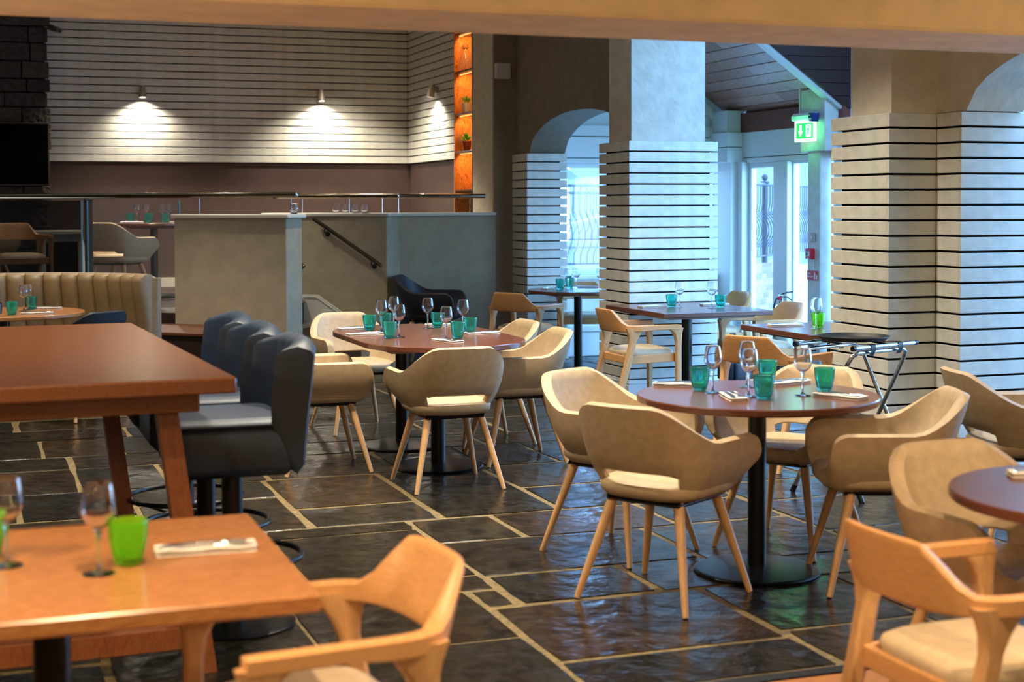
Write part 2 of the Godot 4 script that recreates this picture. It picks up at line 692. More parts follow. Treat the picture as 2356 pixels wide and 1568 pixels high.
# oak elbow chair: the back rail sweeps down into the arms
func oak_chair(t: Node3D) -> void:
	var pts := super_path(0.248, 0.07, 0.228, -0.24, 2.5)
	var full := path_len(pts)
	var ss := []
	for i in 45:
		ss.append(lerpf(-full, full, i / 44.0))
	var o := []
	var inn := []
	for s: float in ss:
		var pn: Array = path_at(pts, s)
		var p: Vector2 = pn[0]
		var n: Vector2 = pn[1]
		var a := absf(s)
		var sm := smoothstep(0.135, 0.235, a)
		var top := lerpf(0.768, 0.655, sm)
		var bot := lerpf(0.605, 0.615, smoothstep(0.1, 0.3, a))
		bot = lerpf(bot, 0.622, smoothstep(0.34, 0.44, a))
		var th := lerpf(0.028, 0.046, sm)
		var co := []
		var ci := []
		for tau: float in [0.0, 0.06, 0.35, 0.65, 0.93, 1.0]:
			var h := lerpf(bot, top, tau)
			var lean: float = 0.05 * (1.0 - sm) * tau
			var e: float = 0.005 if tau == 0.0 or tau == 1.0 else 0.0
			var po: Vector2 = p + n * (th * 0.5 - e)
			var pi := p - n * (th * 0.5 - e)
			co.append(Vector3(po.x, h, po.y + lean))
			ci.append(Vector3(pi.x, h, pi.y + lean))
		o.append(co)
		inn.append(ci)
	part("back_and_arms", G.new().sheet(o, inn, func(_i, _j): return false, 0.004).mesh(40), M.oak, t)
	for sx in [-1, 1]:
		var fl := []
		for r in [[0.0, 0.246, -0.222, 0.016, 0.016], [0.30, 0.246, -0.222, 0.019, 0.020], [0.52, 0.246, -0.222, 0.019, 0.021], [0.565, 0.247, -0.219, 0.020, 0.026], [0.60, 0.247, -0.211, 0.021, 0.038], [0.632, 0.248, -0.196, 0.021, 0.062]]:
			fl.append(oct(Vector3(r[1] * sx, r[0], r[2]), r[3], r[4]))
		part("front_leg", G.new().loft(fl).mesh(30), M.oak_leg, t)
		var rl := []
		for r in [[0.0, 0.222, 0.275, 0.015, 0.018], [0.25, 0.228, 0.21, 0.018, 0.024], [0.42, 0.234, 0.163, 0.020, 0.026], [0.53, 0.237, 0.14, 0.019, 0.026], [0.57, 0.238, 0.132, 0.020, 0.036], [0.60, 0.238, 0.125, 0.021, 0.05], [0.635, 0.238, 0.12, 0.021, 0.07]]:
			rl.append(oct(Vector3(r[1] * sx, r[0], r[2]), r[3], r[4]))
		part("rear_leg", G.new().loft(rl).mesh(30), M.oak_leg, t)
	var g := G.new()
	for sx in [-1, 1]:
		g.prism(PackedVector2Array([Vector2(-0.20, 0.385), Vector2(0.15, 0.375), Vector2(0.165, 0.43), Vector2(-0.20, 0.445)]), 0.218 * sx - 0.012, 0.218 * sx + 0.012, 0, 0.003)
	g.box(Vector3(0, 0.413, -0.222), Vector3(0.46, 0.062, 0.024), 0.004)
	g.box(Vector3(0, 0.402, 0.155), Vector3(0.43, 0.055, 0.024), 0.004)
	part("seat_frame", g.mesh(), M.oak, t)
	var secs := []
	for row in [[0.425, 0.97], [0.445, 1.0], [0.462, 0.97], [0.478, 0.84], [0.487, 0.6]]:
		var ring := []
		for i in 32:
			var a := TAU * i / 32.0
			var x := signf(cos(a)) * pow(absf(cos(a)), 0.35) * 0.212
			var z := signf(sin(a)) * pow(absf(sin(a)), 0.35) * 0.195
			ring.append(Vector3(x * row[1], row[0], z * row[1] - 0.035))
		secs.append(ring)
	part("seat_pad", G.new().loft(secs).mesh(60), M.cream_pad, t)


func bar_stool(t: Node3D) -> void:
	# seat box, winged back with stitched channels, pedestal and foot ring
	part("seat", G.new().box(Vector3(0, 0.665, -0.02), Vector3(0.45, 0.19, 0.44), 0.035).mesh(60), M.navy, t)
	part("seat_pad", G.new().box(Vector3(0, 0.755, -0.03), Vector3(0.44, 0.05, 0.41), 0.022).mesh(60), M.navy, t)
	var o := []
	var inn := []
	var nc := 37
	for i in nc:
		var u := lerpf(-1.0, 1.0, i / float(nc - 1))
		var x := u * 0.225
		var wing := pow(absf(u), 4.0)
		var ch := absf(sin(u * PI * 2.5 + PI / 2))
		var puff := 0.016 * pow(ch, 0.5) * (1.0 - wing)
		var co := []
		var ci := []
		for tau: float in [0.0, 0.04, 0.2, 0.4, 0.6, 0.8, 0.95, 1.0]:
			var h := lerpf(0.585, 1.045 - 0.03 * wing, tau)
			var lean := 0.045 * pow(tau, 1.2)
			var flare: float = 1.0 + 0.02 * tau
			var e: float = 0.016 if tau == 0.0 or tau == 1.0 else 0.0
			var zb := 0.245 - 0.03 * wing + lean - e
			var zf := 0.175 - 0.095 * wing * smoothstep(0.0, 0.5, tau) + lean - puff + e
			co.append(Vector3(x * flare, h, zb))
			ci.append(Vector3(x * flare * 0.985, h, zf))
		o.append(co)
		inn.append(ci)
	part("backrest", G.new().sheet(o, inn, func(_i, _j): return false, 0.012).mesh(50), M.navy, t)
	part("post", G.new().lathe([[0, 0.02], [0.038, 0.02], [0.038, 0.57], [0.12, 0.572], [0.12, 0.585], [0, 0.585]], 20).mesh(), M.black_metal, t)
	part("base", G.new().lathe([[0, 0], [0.225, 0], [0.228, 0.006], [0.21, 0.014], [0.06, 0.024], [0, 0.026]], 32).mesh(60), M.black_metal, t)
	var ring := []
	for i in 36:
		ring.append(Vector3(cos(TAU * i / 36) * 0.25, 0.25, sin(TAU * i / 36) * 0.25))
	part("foot_ring", G.new().tube(ring, 0.011, 8, true).mesh(60), M.black_metal, t)
	for i in 3:
		var a := TAU * (i + 0.25) / 3.0
		part("spoke", G.new().tube([Vector3(cos(a) * 0.03, 0.16, sin(a) * 0.03), Vector3(cos(a) * 0.25, 0.25, sin(a) * 0.25)], 0.008, 8).mesh(), M.black_metal, t)


func pedestal(t: Node3D, x: float, z: float, r := 0.25, post := 0.038) -> void:
	part("post", G.new().lathe([[0, 0.012], [post, 0.012], [post, 0.685], [0, 0.685]], 24).mesh(), M.black_metal, t, Vector3(x, 0, z))
	part("base", G.new().lathe([[0, 0], [r, 0], [r + 0.003, 0.006], [r - 0.01, 0.014], [post + 0.03, 0.024], [0, 0.03]], 40).mesh(60), M.black_metal, t, Vector3(x, 0, z))


func top_disc(r: float, th := 0.03) -> ArrayMesh:
	return G.new().lathe([[0, TOP - th], [r - 0.006, TOP - th], [r, TOP - th + 0.006], [r, TOP - 0.005], [r - 0.004, TOP], [0, TOP]], 72).mesh(30)


func bearer(len_: float, d := 0.12) -> ArrayMesh:
	# the tapered wooden bearer under a tabletop
	return G.new().prism(PackedVector2Array([Vector2(-len_ / 2, 0.712), Vector2(-len_ / 2 + 0.03, 0.683), Vector2(len_ / 2 - 0.03, 0.683), Vector2(len_ / 2, 0.712)]), -d, d, 2).mesh()


func round_table(label: String, at: Vector3, r: float, wood := "walnut") -> Node3D:
	var t := thing("round_table", label, "table", at)
	part("tabletop", top_disc(r), M[wood], t)
	part("bearer", bearer(r * 1.28), M[wood], t)
	pedestal(t, 0, 0, 0.26 if r > 0.46 else 0.24)
	return t


func square_table(label: String, at: Vector3, sx: float, sz: float, wood: String) -> Node3D:
	var t := thing("square_table", label, "table", at)
	var a := sx / 2
	var b := sz / 2
	part("tabletop", G.new().box(Vector3(0, TOP - 0.018, 0), Vector3(sx, 0.036, sz), 0.004).mesh(), M[wood], t)
	part("bearer", bearer(sx * 0.84, b * 0.8), M[wood], t)
	pedestal(t, 0, 0, 0.25, 0.04)
	return t


# ---------------------------------------------------------------- tableware
func wine_glass(t: Node3D) -> void:
	part("bowl", G.new().lathe([[0, 0.0985], [0.014, 0.101], [0.024, 0.109], [0.033, 0.122], [0.0375, 0.137], [0.037, 0.152], [0.0345, 0.17], [0.031, 0.19], [0.0295, 0.197], [0.0283, 0.197], [0.0297, 0.19], [0.0332, 0.17], [0.0357, 0.152], [0.0361, 0.137], [0.0317, 0.1232], [0.023, 0.111], [0.013, 0.1035], [0, 0.102]], 32).mesh(80), M.stem_glass, t)
	part("stem", G.new().lathe([[0, 0], [0.034, 0], [0.0345, 0.0015], [0.033, 0.003], [0.014, 0.005], [0.006, 0.012], [0.0042, 0.03], [0.0038, 0.07], [0.0055, 0.09], [0.009, 0.0982], [0, 0.0983]], 24).mesh(80), M.stem_glass, t)


func tumbler_mesh() -> ArrayMesh:
	var g := G.new()
	var n := 72
	var prof := [[0.0, 0.0, 0], [0.022, 0.0, 0], [0.028, 0.005, 1], [0.0345, 0.028, 1], [0.040, 0.060, 1], [0.0425, 0.09, 1], [0.0428, 0.098, 0], [0.0405, 0.099, 0], [0.0385, 0.085, 0], [0.0345, 0.05, 0], [0.0285, 0.02, 0], [0.021, 0.013, 0], [0.0, 0.012, 0]]
	var rows := []
	for p in prof:
		if p[0] == 0.0:
			rows.append([g.add(Vector3(0, p[1], 0))])
			continue
		var row := []
		for i in n:
			var a := TAU * i / n
			var r: float = p[0] + (0.0010 if i % 2 else -0.0010) * p[2]
			row.append(g.add(Vector3(cos(a) * r, p[1], sin(a) * r)))
		rows.append(row)
	for k in rows.size() - 1:
		for i in n:
			var j := (i + 1) % n
			if rows[k].size() == 1:
				g.tri(rows[k][0], rows[k + 1][i], rows[k + 1][j])
			elif rows[k + 1].size() == 1:
				g.tri(rows[k][i], rows[k + 1][0], rows[k][j])
			else:
				g.quad(rows[k][i], rows[k + 1][i], rows[k + 1][j], rows[k][j])
	g.fix(0)
	return g.mesh(80)


func stemless(t: Node3D) -> void:
	part("bowl", G.new().lathe([[0, 0.0], [0.020, 0.0], [0.023, 0.003], [0.029, 0.012], [0.0355, 0.03], [0.0365, 0.045], [0.034, 0.065], [0.029, 0.09], [0.0278, 0.09], [0.0327, 0.065], [0.0352, 0.045], [0.0342, 0.03], [0.028, 0.014], [0.019, 0.0075], [0, 0.0072]], 24).mesh(80), M.stem_glass, t)


func napkin_mesh() -> ArrayMesh:
	# a napkin folded in three to a long pad, the fold at one long side
	var g := G.new()
	var o := []
	var inn := []
	for i in 9:
		var x := lerpf(-0.112, 0.112, i / 8.0)
		var wv := 0.0012 * sin(i * 1.7)
		var a := []
		var b := []
		for p in [[0.036, 0.0], [-0.034, 0.0], [-0.038, 0.004], [-0.038, 0.010], [-0.033, 0.014], [0.034, 0.013], [0.036, 0.0125]]:
			a.append(Vector3(x, maxf(p[1] + (wv if p[1] > 0.003 else 0.0), 0.0), p[0]))
		for p in [[0.034, 0.002], [-0.031, 0.003], [-0.034, 0.005], [-0.034, 0.009], [-0.031, 0.011], [0.032, 0.010], [0.034, 0.0105]]:
			b.append(Vector3(x, maxf(p[1] + (wv if p[1] > 0.003 else 0.0), 0.0), p[0]))
		o.append(a)
		inn.append(b)
	g.sheet(o, inn, func(_i, _j): return false, 0.0015)
	g.box(Vector3(0, 0.0064, 0.002), Vector3(0.22, 0.0046, 0.062), 0.002)
	return g.mesh(50)


func fork_mesh() -> ArrayMesh:
	var g := G.new()
	g.loft([_flat(-0.095, 0.0065), _flat(-0.08, 0.0075), _flat(-0.02, 0.0035), _flat(0.025, 0.0035), _flat(0.045, 0.0115), _flat(0.06, 0.0115)])
	for k in 4:
		var z := -0.0087 + 0.0058 * k
		g.box(Vector3(0.076, 0.0022, z), Vector3(0.034, 0.002, 0.003), 0.0008)
	return g.mesh()


func _flat(x: float, hz: float) -> Array:
	var y: float = 0.002 + 0.004 * smoothstep(-0.1, 0.0, x) * (1.0 - smoothstep(0.0, 0.06, x))
	return [Vector3(x, y - 0.0012, -hz), Vector3(x, y + 0.0012, -hz * 0.8), Vector3(x, y + 0.0012, hz * 0.8), Vector3(x, y - 0.0012, hz)]


func knife_mesh() -> ArrayMesh:
	var g := G.new()
	g.loft([_flat(-0.105, 0.006), _flat(-0.095, 0.0085), _flat(0.0, 0.0058), _flat(0.012, 0.0045), _flat(0.02, 0.0095), _flat(0.085, 0.0095), _flat(0.108, 0.002)])
	return g.mesh()


# ---------------------------------------------------------------- building
func slat_mesh(len_: float) -> ArrayMesh:
	var key := "slat%.3f" % len_
	if not protos.has(key):
		protos[key] = G.new().box(Vector3.ZERO, Vector3(len_, 0.0745, 0.02), 0.002).mesh()
	return protos[key]


# boards one above the other along a straight run; nrm points out of the wall
func slat_run(parent: Node, a: Vector2, b: Vector2, nrm: Vector2, y0: float, n: int) -> void:
	var l := a.distance_to(b)
	var mid := (a + b) * 0.5 - nrm * 0.01
	var turn := -(b - a).angle()
	for k in n:
		part("slat", slat_mesh(l), M.slat_paint, parent, Vector3(mid.x, y0 + 0.0435 + 0.087 * k, mid.y), turn)


func batten(parent: Node, x: float, z: float, y0: float, y1: float, sx := 0.04, sz := 0.04) -> void:
	part("batten", G.new().box(Vector3(0, (y0 + y1) / 2, 0), Vector3(sx, y1 - y0, sz)).mesh(), M.batten, parent, Vector3(x, 0, z))


func skirting(parent: Node, outline: PackedVector2Array, h := 0.13) -> void:
	var g := G.new()
	for r in [[0.012, 0.0, h * 0.66], [0.004, h * 0.66, h * 0.74], [0.010, h * 0.74, h * 0.82], [0.0, h * 0.82, h - 0.004]]:
		var o := outline
		if r[0] > 0.0:
			o = Geometry2D.offset_polygon(outline, r[0], Geometry2D.JOIN_MITER)[0]
		g.prism(o, r[1], r[2], 1, 0.002)
	part("skirting", g.mesh(), M.white_paint, parent)


func pillar(called: String, label: String, outline: PackedVector2Array, core: PackedVector2Array, column: PackedVector2Array) -> Node3D:
	var t := struct_root(called, label, "pillar")
	var n := outline.size()
	var sgn := 1.0 if Geometry2D.is_polygon_clockwise(outline) else -1.0
	for i in n:
		var a := outline[i]
		var b := outline[(i + 1) % n]
		var d := (b - a).normalized()
		var nrm := Vector2(d.y, -d.x)
		if Geometry2D.is_point_in_polygon((a + b) * 0.5 + nrm * 0.01, outline):
			nrm = -nrm
		if absf(d.y) > 0.5:      # boards along z butt between the others
			var ca := Geometry2D.is_point_in_polygon(a + d * 0.01 - nrm * 0.01 - d * 0.02, outline)
			var cb := Geometry2D.is_point_in_polygon(b - d * 0.01 - nrm * 0.01 + d * 0.02, outline)
			if not ca:
				a += d * 0.0205
			if not cb:
				b -= d * 0.0205
		slat_run(t, a, b, nrm, 0.13, 22)
	part("core", G.new().prism(core, 0.0, 2.03).mesh(), M.void, t)
	part("column", G.new().prism(column, 2.03, 3.95, 1, 0.012).mesh(), M.plaster, t)
	part("ledge", G.new().prism(Geometry2D.offset_polygon(outline, -0.025, Geometry2D.JOIN_MITER)[0], 2.02, 2.042).mesh(), M.cap_paint, t)
	skirting(t, outline)
	return t


func rect(x0: float, x1: float, z0: float, z1: float) -> PackedVector2Array:
	return PackedVector2Array([Vector2(x0, z0), Vector2(x1, z0), Vector2(x1, z1), Vector2(x0, z1)])


func slab(x0: float, x1: float, y0: float, y1: float, z0: float, z1: float, b := 0.0) -> ArrayMesh:
	return G.new().box(Vector3((x0 + x1) / 2, (y0 + y1) / 2, (z0 + z1) / 2), Vector3(x1 - x0, y1 - y0, z1 - z0), b).mesh()


func arch_wall(z0: float, z1: float, zs: float, ze: float) -> ArrayMesh:
	# the wall over an arch that springs at zs and lands at ze
	var p := PackedVector2Array([Vector2(z0, 3.95), Vector2(z0, 2.043), Vector2(zs, 2.043)])
	for i in range(1, 28):
		var u := i / 28.0
		var e := pow(maxf(1.0 - pow(absf(2.0 * u - 1.0), 2.15), 0.0), 0.58)
		p.append(Vector2(lerpf(zs, ze, u), 2.043 + 0.352 * e))
	p.append(Vector2(ze, 2.043))
	p.append(Vector2(z1, 2.043))
	p.append(Vector2(z1, 3.95))
	return G.new().prism(p, 5.17, 5.55, 0).mesh(25)


func flagstones(floor_: Node) -> void:
	# hand-laid courses in the middle, then random courses around
	var rects := []
	for r in [[1.49, 2.14, -8.3, -7.45], [1.49, 2.14, -7.45, -6.975], [2.14, 2.755, -8.3, -6.975], [2.755, 3.5, -8.3, -7.6], [2.755, 3.5, -7.6, -6.975],
			[1.95, 2.38, -6.975, -6.45], [2.38, 3.15, -6.975, -6.45], [3.15, 3.75, -6.975, -6.45], [1.25, 1.95, -6.975, -6.79], [1.25, 1.95, -6.79, -5.85],
			[1.95, 2.95, -6.45, -5.815], [2.95, 3.75, -6.45, -5.7], [1.95, 2.55, -5.815, -5.35], [2.55, 2.95, -5.815, -5.35], [1.25, 1.95, -5.85, -5.62],
			[1.81, 2.7, -5.35, -4.62], [1.1, 1.81, -5.62, -4.955], [1.1, 1.81, -4.955, -4.28], [1.81, 2.7, -4.62, -4.28], [2.7, 3.3, -5.35, -4.7], [2.7, 3.3, -4.7, -4.28], [1.81, 1.95, -5.62, -5.35], [2.95, 3.75, -5.7, -5.35], [3.3, 3.75, -5.35, -4.28],
			[0.55, 1.25, -6.975, -6.2], [0.55, 1.25, -6.2, -5.62], [0.4, 1.1, -5.62, -4.28], [0.75, 1.49, -8.3, -7.8], [0.75, 1.49, -7.8, -6.975]]:
		rects.append(r)
	var fill := func(x0: float, x1: float, z0: float, z1: float) -> void:
		var z := z0
		while z < z1 - 0.05:
			var h := rng.randf_range(0.42, 0.75)
			if z + h > z1 - 0.3:
				h = z1 - z
			var x := x0
			while x < x1 - 0.05:
				var w := rng.randf_range(0.45, 1.0)
				if x + w > x1 - 0.3:
					w = x1 - x
				rects.append([x, x + w, z, z + h])
				x += w
			z += h
	fill.call(3.75, 5.1, -8.3, -4.28)
	fill.call(5.1, 7.45, -9.5, -4.28)
	fill.call(3.5, 3.75, -8.3, -6.975)
	fill.call(-1.2, 5.1, -11.2, -8.3)
	fill.call(1.2, 5.0, -14.2, -11.2)
	fill.call(5.1, 7.45, -14.1, -9.5)
	fill.call(-1.2, 0.75, -8.3, -6.975)
	fill.call(-1.2, 0.55, -6.975, -5.62)
	fill.call(-1.2, 0.4, -5.62, -4.28)
	for r in rects:
		var g := G.new()
		var gap: float = rng.randf_range(0.003, 0.018)
		var poly := PackedVector2Array()
		var cs := [Vector2(r[0] + gap, r[2] + gap), Vector2(r[1] - gap, r[2] + gap), Vector2(r[1] - gap, r[3] - gap), Vector2(r[0] + gap, r[3] - gap)]
		for i in 4:
			var a: Vector2 = cs[i]
			var b: Vector2 = cs[(i + 1) % 4]
			var inw := (b - a).orthogonal().normalized() * -1.0
			for q in 3:
				var u := q / 3.0
				var wob := rng.randf_range(0.0, 0.010) + (0.008 if q == 0 else 0.0)
				var c: Vector2 = (cs[0] + cs[2]) * 0.5
				var p: Vector2 = a.lerp(b, u)
				poly.append(p + (c - p).normalized() * wob)
		g.prism(poly, -0.03, rng.randf_range(-0.0025, 0.0), 1, 0.004)
		part("flagstone", g.mesh(), M["flag%d" % rng.randi_range(0, 4)], floor_)


func building() -> void:
	# floors
	var fl := struct("floor", slab(-5.0, 7.6, -0.25, -0.0055, -14.4, -4.26), M.mortar, "dark riven flagstone floor with wide sandy joints", "floor")
	flagstones(fl)
	var fw := struct("floor", slab(-5.0, 7.6, -0.25, -0.02, -4.2, 3.0), M.shadow_gap, "strip of warm wooden floor at the front right corner", "floor")
	for k in 12:
		var x := -1.0
		while x < 4.8:
			var l := rng.randf_range(1.2, 2.2)
			part("floorboard", slab(x, x + l - 0.003, -0.02, 0.0, -4.195 + 0.14 * k, -4.195 + 0.14 * k + 0.137, 0.002), M.floor_wood, fw)
			x += l
	struct("trim_1", slab(-5.0, 7.6, -0.25, 0.004, -4.26, -4.2, 0.002), M.black_plastic, "dark threshold strip between the flagstones and the wooden floor", "trim")
	# lintel beam over the threshold, ceilings, outer walls
	struct("beam", slab(-5.2, 7.8, 2.1, 3.95, -4.78, -4.24, 0.012), M.beam_plaster, "wide warm plastered beam across the top of the view", "beam")
	struct("ceiling", slab(-5.2, 5.6, 3.9, 4.1, -17.9, -4.5), M.ceiling_paint, "plain ceiling of the main dining room", "ceiling")
	struct("ceiling", slab(-5.2, 7.8, 2.62, 2.8, -4.5, 3.2), M.ceiling_paint, "low ceiling of the front room", "ceiling")
	var rl := struct_root("rooflight", "glazed roof of the sunroom behind the right pillar", "roof window")
	part("solid_roof", slab(5.5, 7.7, 3.9, 4.05, -11.95, -10.27), M.ceiling_paint, rl)
	for k in 6:
		var z0 := -10.24 + 0.94 * k
		part("glazing_bar", slab(5.5, 7.7, 3.9, 4.0, z0 - 0.03, z0 + 0.03, 0.004), M.white_paint, rl)
		part("pane", slab(5.5, 7.7, 3.95, 3.956, z0 + 0.03, z0 + 0.91), M.pane, rl)
	struct("wall_left", slab(-5.2, -5.0, -0.2, 4.0, -17.9, 3.2), M.dado, "plain side wall of the dining room")
	struct("wall_front", slab(-5.2, 7.8, -0.2, 4.0, 3.0, 3.2), M.plaster, "plain wall of the front room behind the camera")
	struct("wall_right", slab(7.5, 7.7, -0.2, 4.0, -4.8, 3.2), M.plaster, "plain side wall of the front room")
	# back wall: brown dado below, slats above
	var wb := struct("wall_back", slab(-5.2, 5.35, 0.0, 4.0, -17.9, -17.62), M.dado, "long brown wall with white horizontal boards above")
	part("void_backing", slab(0.6, 4.95, 2.05, 3.9, -17.62, -17.61), M.void, wb)
	slat_run(wb, Vector2(0.6, -17.58), Vector2(4.957, -17.58), Vector2(0, 1), 2.035, 21)
	part("skirting", slab(0.6, 4.957, P, P + 0.11, -17.62, -17.6), M.cap_paint, wb)
	var wr := struct("wall_return", slab(4.995, 5.35, 0.0, 4.0, -17.62, -15.72), M.dado, "short brown return wall with white boards beside the lit shelves")
	part("void_backing", slab(4.985, 4.995, 2.05, 3.9, -17.58, -15.72), M.void, wr)
	slat_run(wr, Vector2(4.957, -15.72), Vector2(4.957, -17.575), Vector2(-1, 0), 2.035, 21)
	# niche of lit shelves
	var ni := struct_root("wall_niche", "tall narrow niche of grained orange wood with lit shelves", "shelving")
	part("back_panel", slab(5.22, 5.24, P, 3.9, -15.72, -14.98), M.shelf_wood, ni)
	part("side_panel", slab(4.957, 5.22, P, 3.9, -15.72, -15.70), M.shelf_wood, ni)
	part("edge_trim", slab(4.945, 5.22, P, 3.9, -15.06, -15.03), M.black_plastic, ni)
	for y in [1.70, 2.118, 2.53, 2.985, 3.40]:
		part("shelf", slab(4.965, 5.22, y - 0.022, y, -15.70, -15.06, 0.002), M.step_wood, ni)
	struct("wall_strip", slab(4.94, 5.35, 0.0, 3.95, -15.03, -14.35, 0.02), M.plaster, "narrow plastered wall strip between the shelves and the dark corner")
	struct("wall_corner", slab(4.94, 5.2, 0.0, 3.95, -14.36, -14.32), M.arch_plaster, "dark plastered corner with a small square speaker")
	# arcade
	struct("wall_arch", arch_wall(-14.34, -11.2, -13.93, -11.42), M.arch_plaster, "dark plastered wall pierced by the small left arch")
	struct("wall_arch_right", arch_wall(-7.5, -4.4, -6.98, -4.55), M.plaster, "plastered arch springing at the right edge of the picture")
	pillar("pillar_left", "slim white slatted pier under the left arch", rect(5.126, 5.55, -14.3, -13.87), rect(5.16, 5.49, -14.27, -13.91), rect(5.22, 5.50, -14.25, -13.97))
	pillar("pillar_middle", "broad white slatted pillar in the middle with plaster above", rect(4.913, 5.703, -11.56, -10.946), rect(4.955, 5.65, -11.50, -10.99), rect(4.945, 5.60, -11.42, -10.975))
	var ro := PackedVector2Array([Vector2(4.833, -7.826), Vector2(5.75, -7.826), Vector2(5.75, -6.991), Vector2(5.147, -6.991), Vector2(5.147, -7.219), Vector2(4.833, -7.219)])
	var rc := PackedVector2Array([Vector2(4.875, -7.77), Vector2(5.70, -7.77), Vector2(5.70, -7.035), Vector2(5.19, -7.035), Vector2(5.19, -7.262), Vector2(4.875, -7.262)])
	var rp := PackedVector2Array([Vector2(4.868, -7.66), Vector2(5.60, -7.66), Vector2(5.60, -7.10), Vector2(5.178, -7.10), Vector2(5.178, -7.25), Vector2(4.868, -7.25)])
	pillar("pillar_right", "stepped white slatted pillar on the right with plaster above", ro, rc, rp)
	platform()
	sunroom()
	outside()


func frame40(called: String, label: String, category: String) -> Node3D:
	# things of the stair stand turned by 40 degrees: x runs down the stair, z towards the room
	var t := struct_root(called, label, category)
	t.position = Vector3(2.469, 0, -12.539)
	t.rotation.y = deg_to_rad(-40)
	return t


func at40(x: float, y: float, z: float) -> Vector3:
	return Vector3(2.469, 0, -12.539) + Basis(Vector3.UP, deg_to_rad(-40)) * Vector3(x, y, z)


func platform() -> void:
	var pts := PackedVector2Array()
	for q in [[-1.1, -0.02], [-6.0, -0.02]]:
		var w := at40(q[0], 0, q[1])
		pts.append(Vector2(w.x, w.z))
	pts.append(Vector2(-3.5, -17.62))
	pts.append(Vector2(4.95, -17.62))
	pts.append(Vector2(4.95, -14.4))
	for q in [[0.0, -2.25], [0.0, -2.03], [-0.9, -2.03], [-0.9, -0.25], [-1.1, -0.25]]:
		var w := at40(q[0], 0, q[1])
		pts.append(Vector2(w.x, w.z))
	struct("floor", G.new().prism(pts, 0.0, P).mesh(), M.dark_wood, "raised platform floor behind the glass balustrade", "floor")
	var a := frame40("wall_stair_front", "beige half wall in front of the short stair", "half wall")
	part("body", slab(-1.10, 0.0, 0.0, 1.425, -0.28, 0.0, 0.006), M.parapet, a)
	part("cap", slab(-1.12, 0.035, 1.425, 1.46, -0.30, 0.025, 0.008), M.cap_paint, a)
	var b := frame40("wall_stair_back", "darker half wall behind the stair with a sloping handrail", "half wall")
	part("body", slab(-1.35, 0.0, 0.0, 1.425, -2.295, -1.995, 0.006), M.parapet, b)
	part("cap", slab(-1.37, 0.03, 1.425, 1.46, -2.315, -1.97, 0.008), M.cap_paint, b)
	part("stringer", G.new().prism(PackedVector2Array([Vector2(-1.34, 0.5), Vector2(-1.34, 0.655), Vector2(-0.745, 0.655), Vector2(0.02, 0.18), Vector2(0.02, 0.0), Vector2(-1.0, 0.0)]), -1.995, -1.972, 2, 0.004).mesh(), M.cap_paint, b)
	part("stringer_bead", G.new().tube([Vector3(-1.34, 0.632, -1.97), Vector3(-0.752, 0.632, -1.97), Vector3(0.02, 0.152, -1.97)], 0.009, 8).mesh(), M.cap_paint, b)
	var s := frame40("stair", "three wooden steps between the two half walls", "stairs")
	for k in 3:
		var x: float = [-0.27, -0.58, -0.90][k]
		part("step", slab(-1.3, x, 0.0 if k == 0 else 0.2 * k, 0.2 * (k + 1) - 0.025, -1.97, -0.285), M.step_wood, s)
		part("nosing", slab(-1.3, x + 0.025, 0.2 * (k + 1) - 0.025, 0.2 * (k + 1), -1.97, -0.285, 0.006), M.steel, s)
	var c := struct("wall_parapet", slab(3.93, 4.95, 0.0, 1.425, -14.58, -14.3, 0.006), M.parapet, "blue-grey half wall between the stair and the dark corner", "half wall")
	part("cap", slab(3.92, 4.95, 1.425, 1.46, -14.6, -14.275, 0.008), M.cap_paint, c)
	var pl := thing("plinth", "low dark wooden plinth at the foot of the beige half wall", "plinth", Vector3(2.469, 0, -12.539), deg_to_rad(-40))
	part("body", slab(-1.45, -0.15, 0.0, 0.48, 0.02, 0.78, 0.004), M.dark_wood, pl)
	part("top", slab(-1.47, -0.13, 0.48, 0.51, 0.005, 0.80, 0.006), M.step_wood, pl)
	# rails and glass
	var r1 := thing("guard_rail", "dark metal guard rail over the glass and the beige half wall", "railing", Vector3(2.469, 0, -12.539), deg_to_rad(-40))
	part("rail", G.new().tube([Vector3(-6, 1.625, -0.14), Vector3(0.03, 1.625, -0.14)], 0.023, 16).mesh(), M.rail_metal, r1)
	part("end_cap", G.new().lathe([[0, -0.006], [0.024, -0.006], [0.0255, 0.0], [0.020, 0.007], [0, 0.009]], 20, Transform3D(Basis(Vector3(0, 0, 1), -PI / 2), Vector3(0.03, 1.625, -0.14))).mesh(60), M.steel, r1)
	for x in [-0.93, -0.03]:
		part("stem", G.new().tube([Vector3(x, 1.455, -0.14), Vector3(x, 1.605, -0.14)], 0.0065, 8).mesh(), M.steel, r1)
	var r2 := thing("guard_rail", "dark metal guard rail over the half wall behind the stair", "railing", Vector3(2.469, 0, -12.539), deg_to_rad(-40))
	part("rail", G.new().tube([Vector3(-1.32, 1.625, -2.145), Vector3(0.06, 1.625, -2.145)], 0.023, 16).mesh(), M.rail_metal, r2)
	part("end_cap", G.new().lathe([[0, -0.006], [0.024, -0.006], [0.0255, 0.0], [0.020, 0.007], [0, 0.009]], 20, Transform3D(Basis(Vector3(0, 0, 1), -PI / 2), Vector3(0.06, 1.625, -2.145))).mesh(60), M.steel, r2)
	for x in [-1.0, -0.48, -0.12]:
		part("stem", G.new().tube([Vector3(x, 1.455, -2.145), Vector3(x, 1.605, -2.145)], 0.0065, 8).mesh(), M.steel, r2)
	var r3 := thing("guard_rail", "short metal guard rail over the blue-grey half wall", "railing")
	part("rail", G.new().tube([Vector3(3.92, 1.625, -14.44), Vector3(4.88, 1.625, -14.44)], 0.023, 16).mesh(), M.rail_metal, r3)
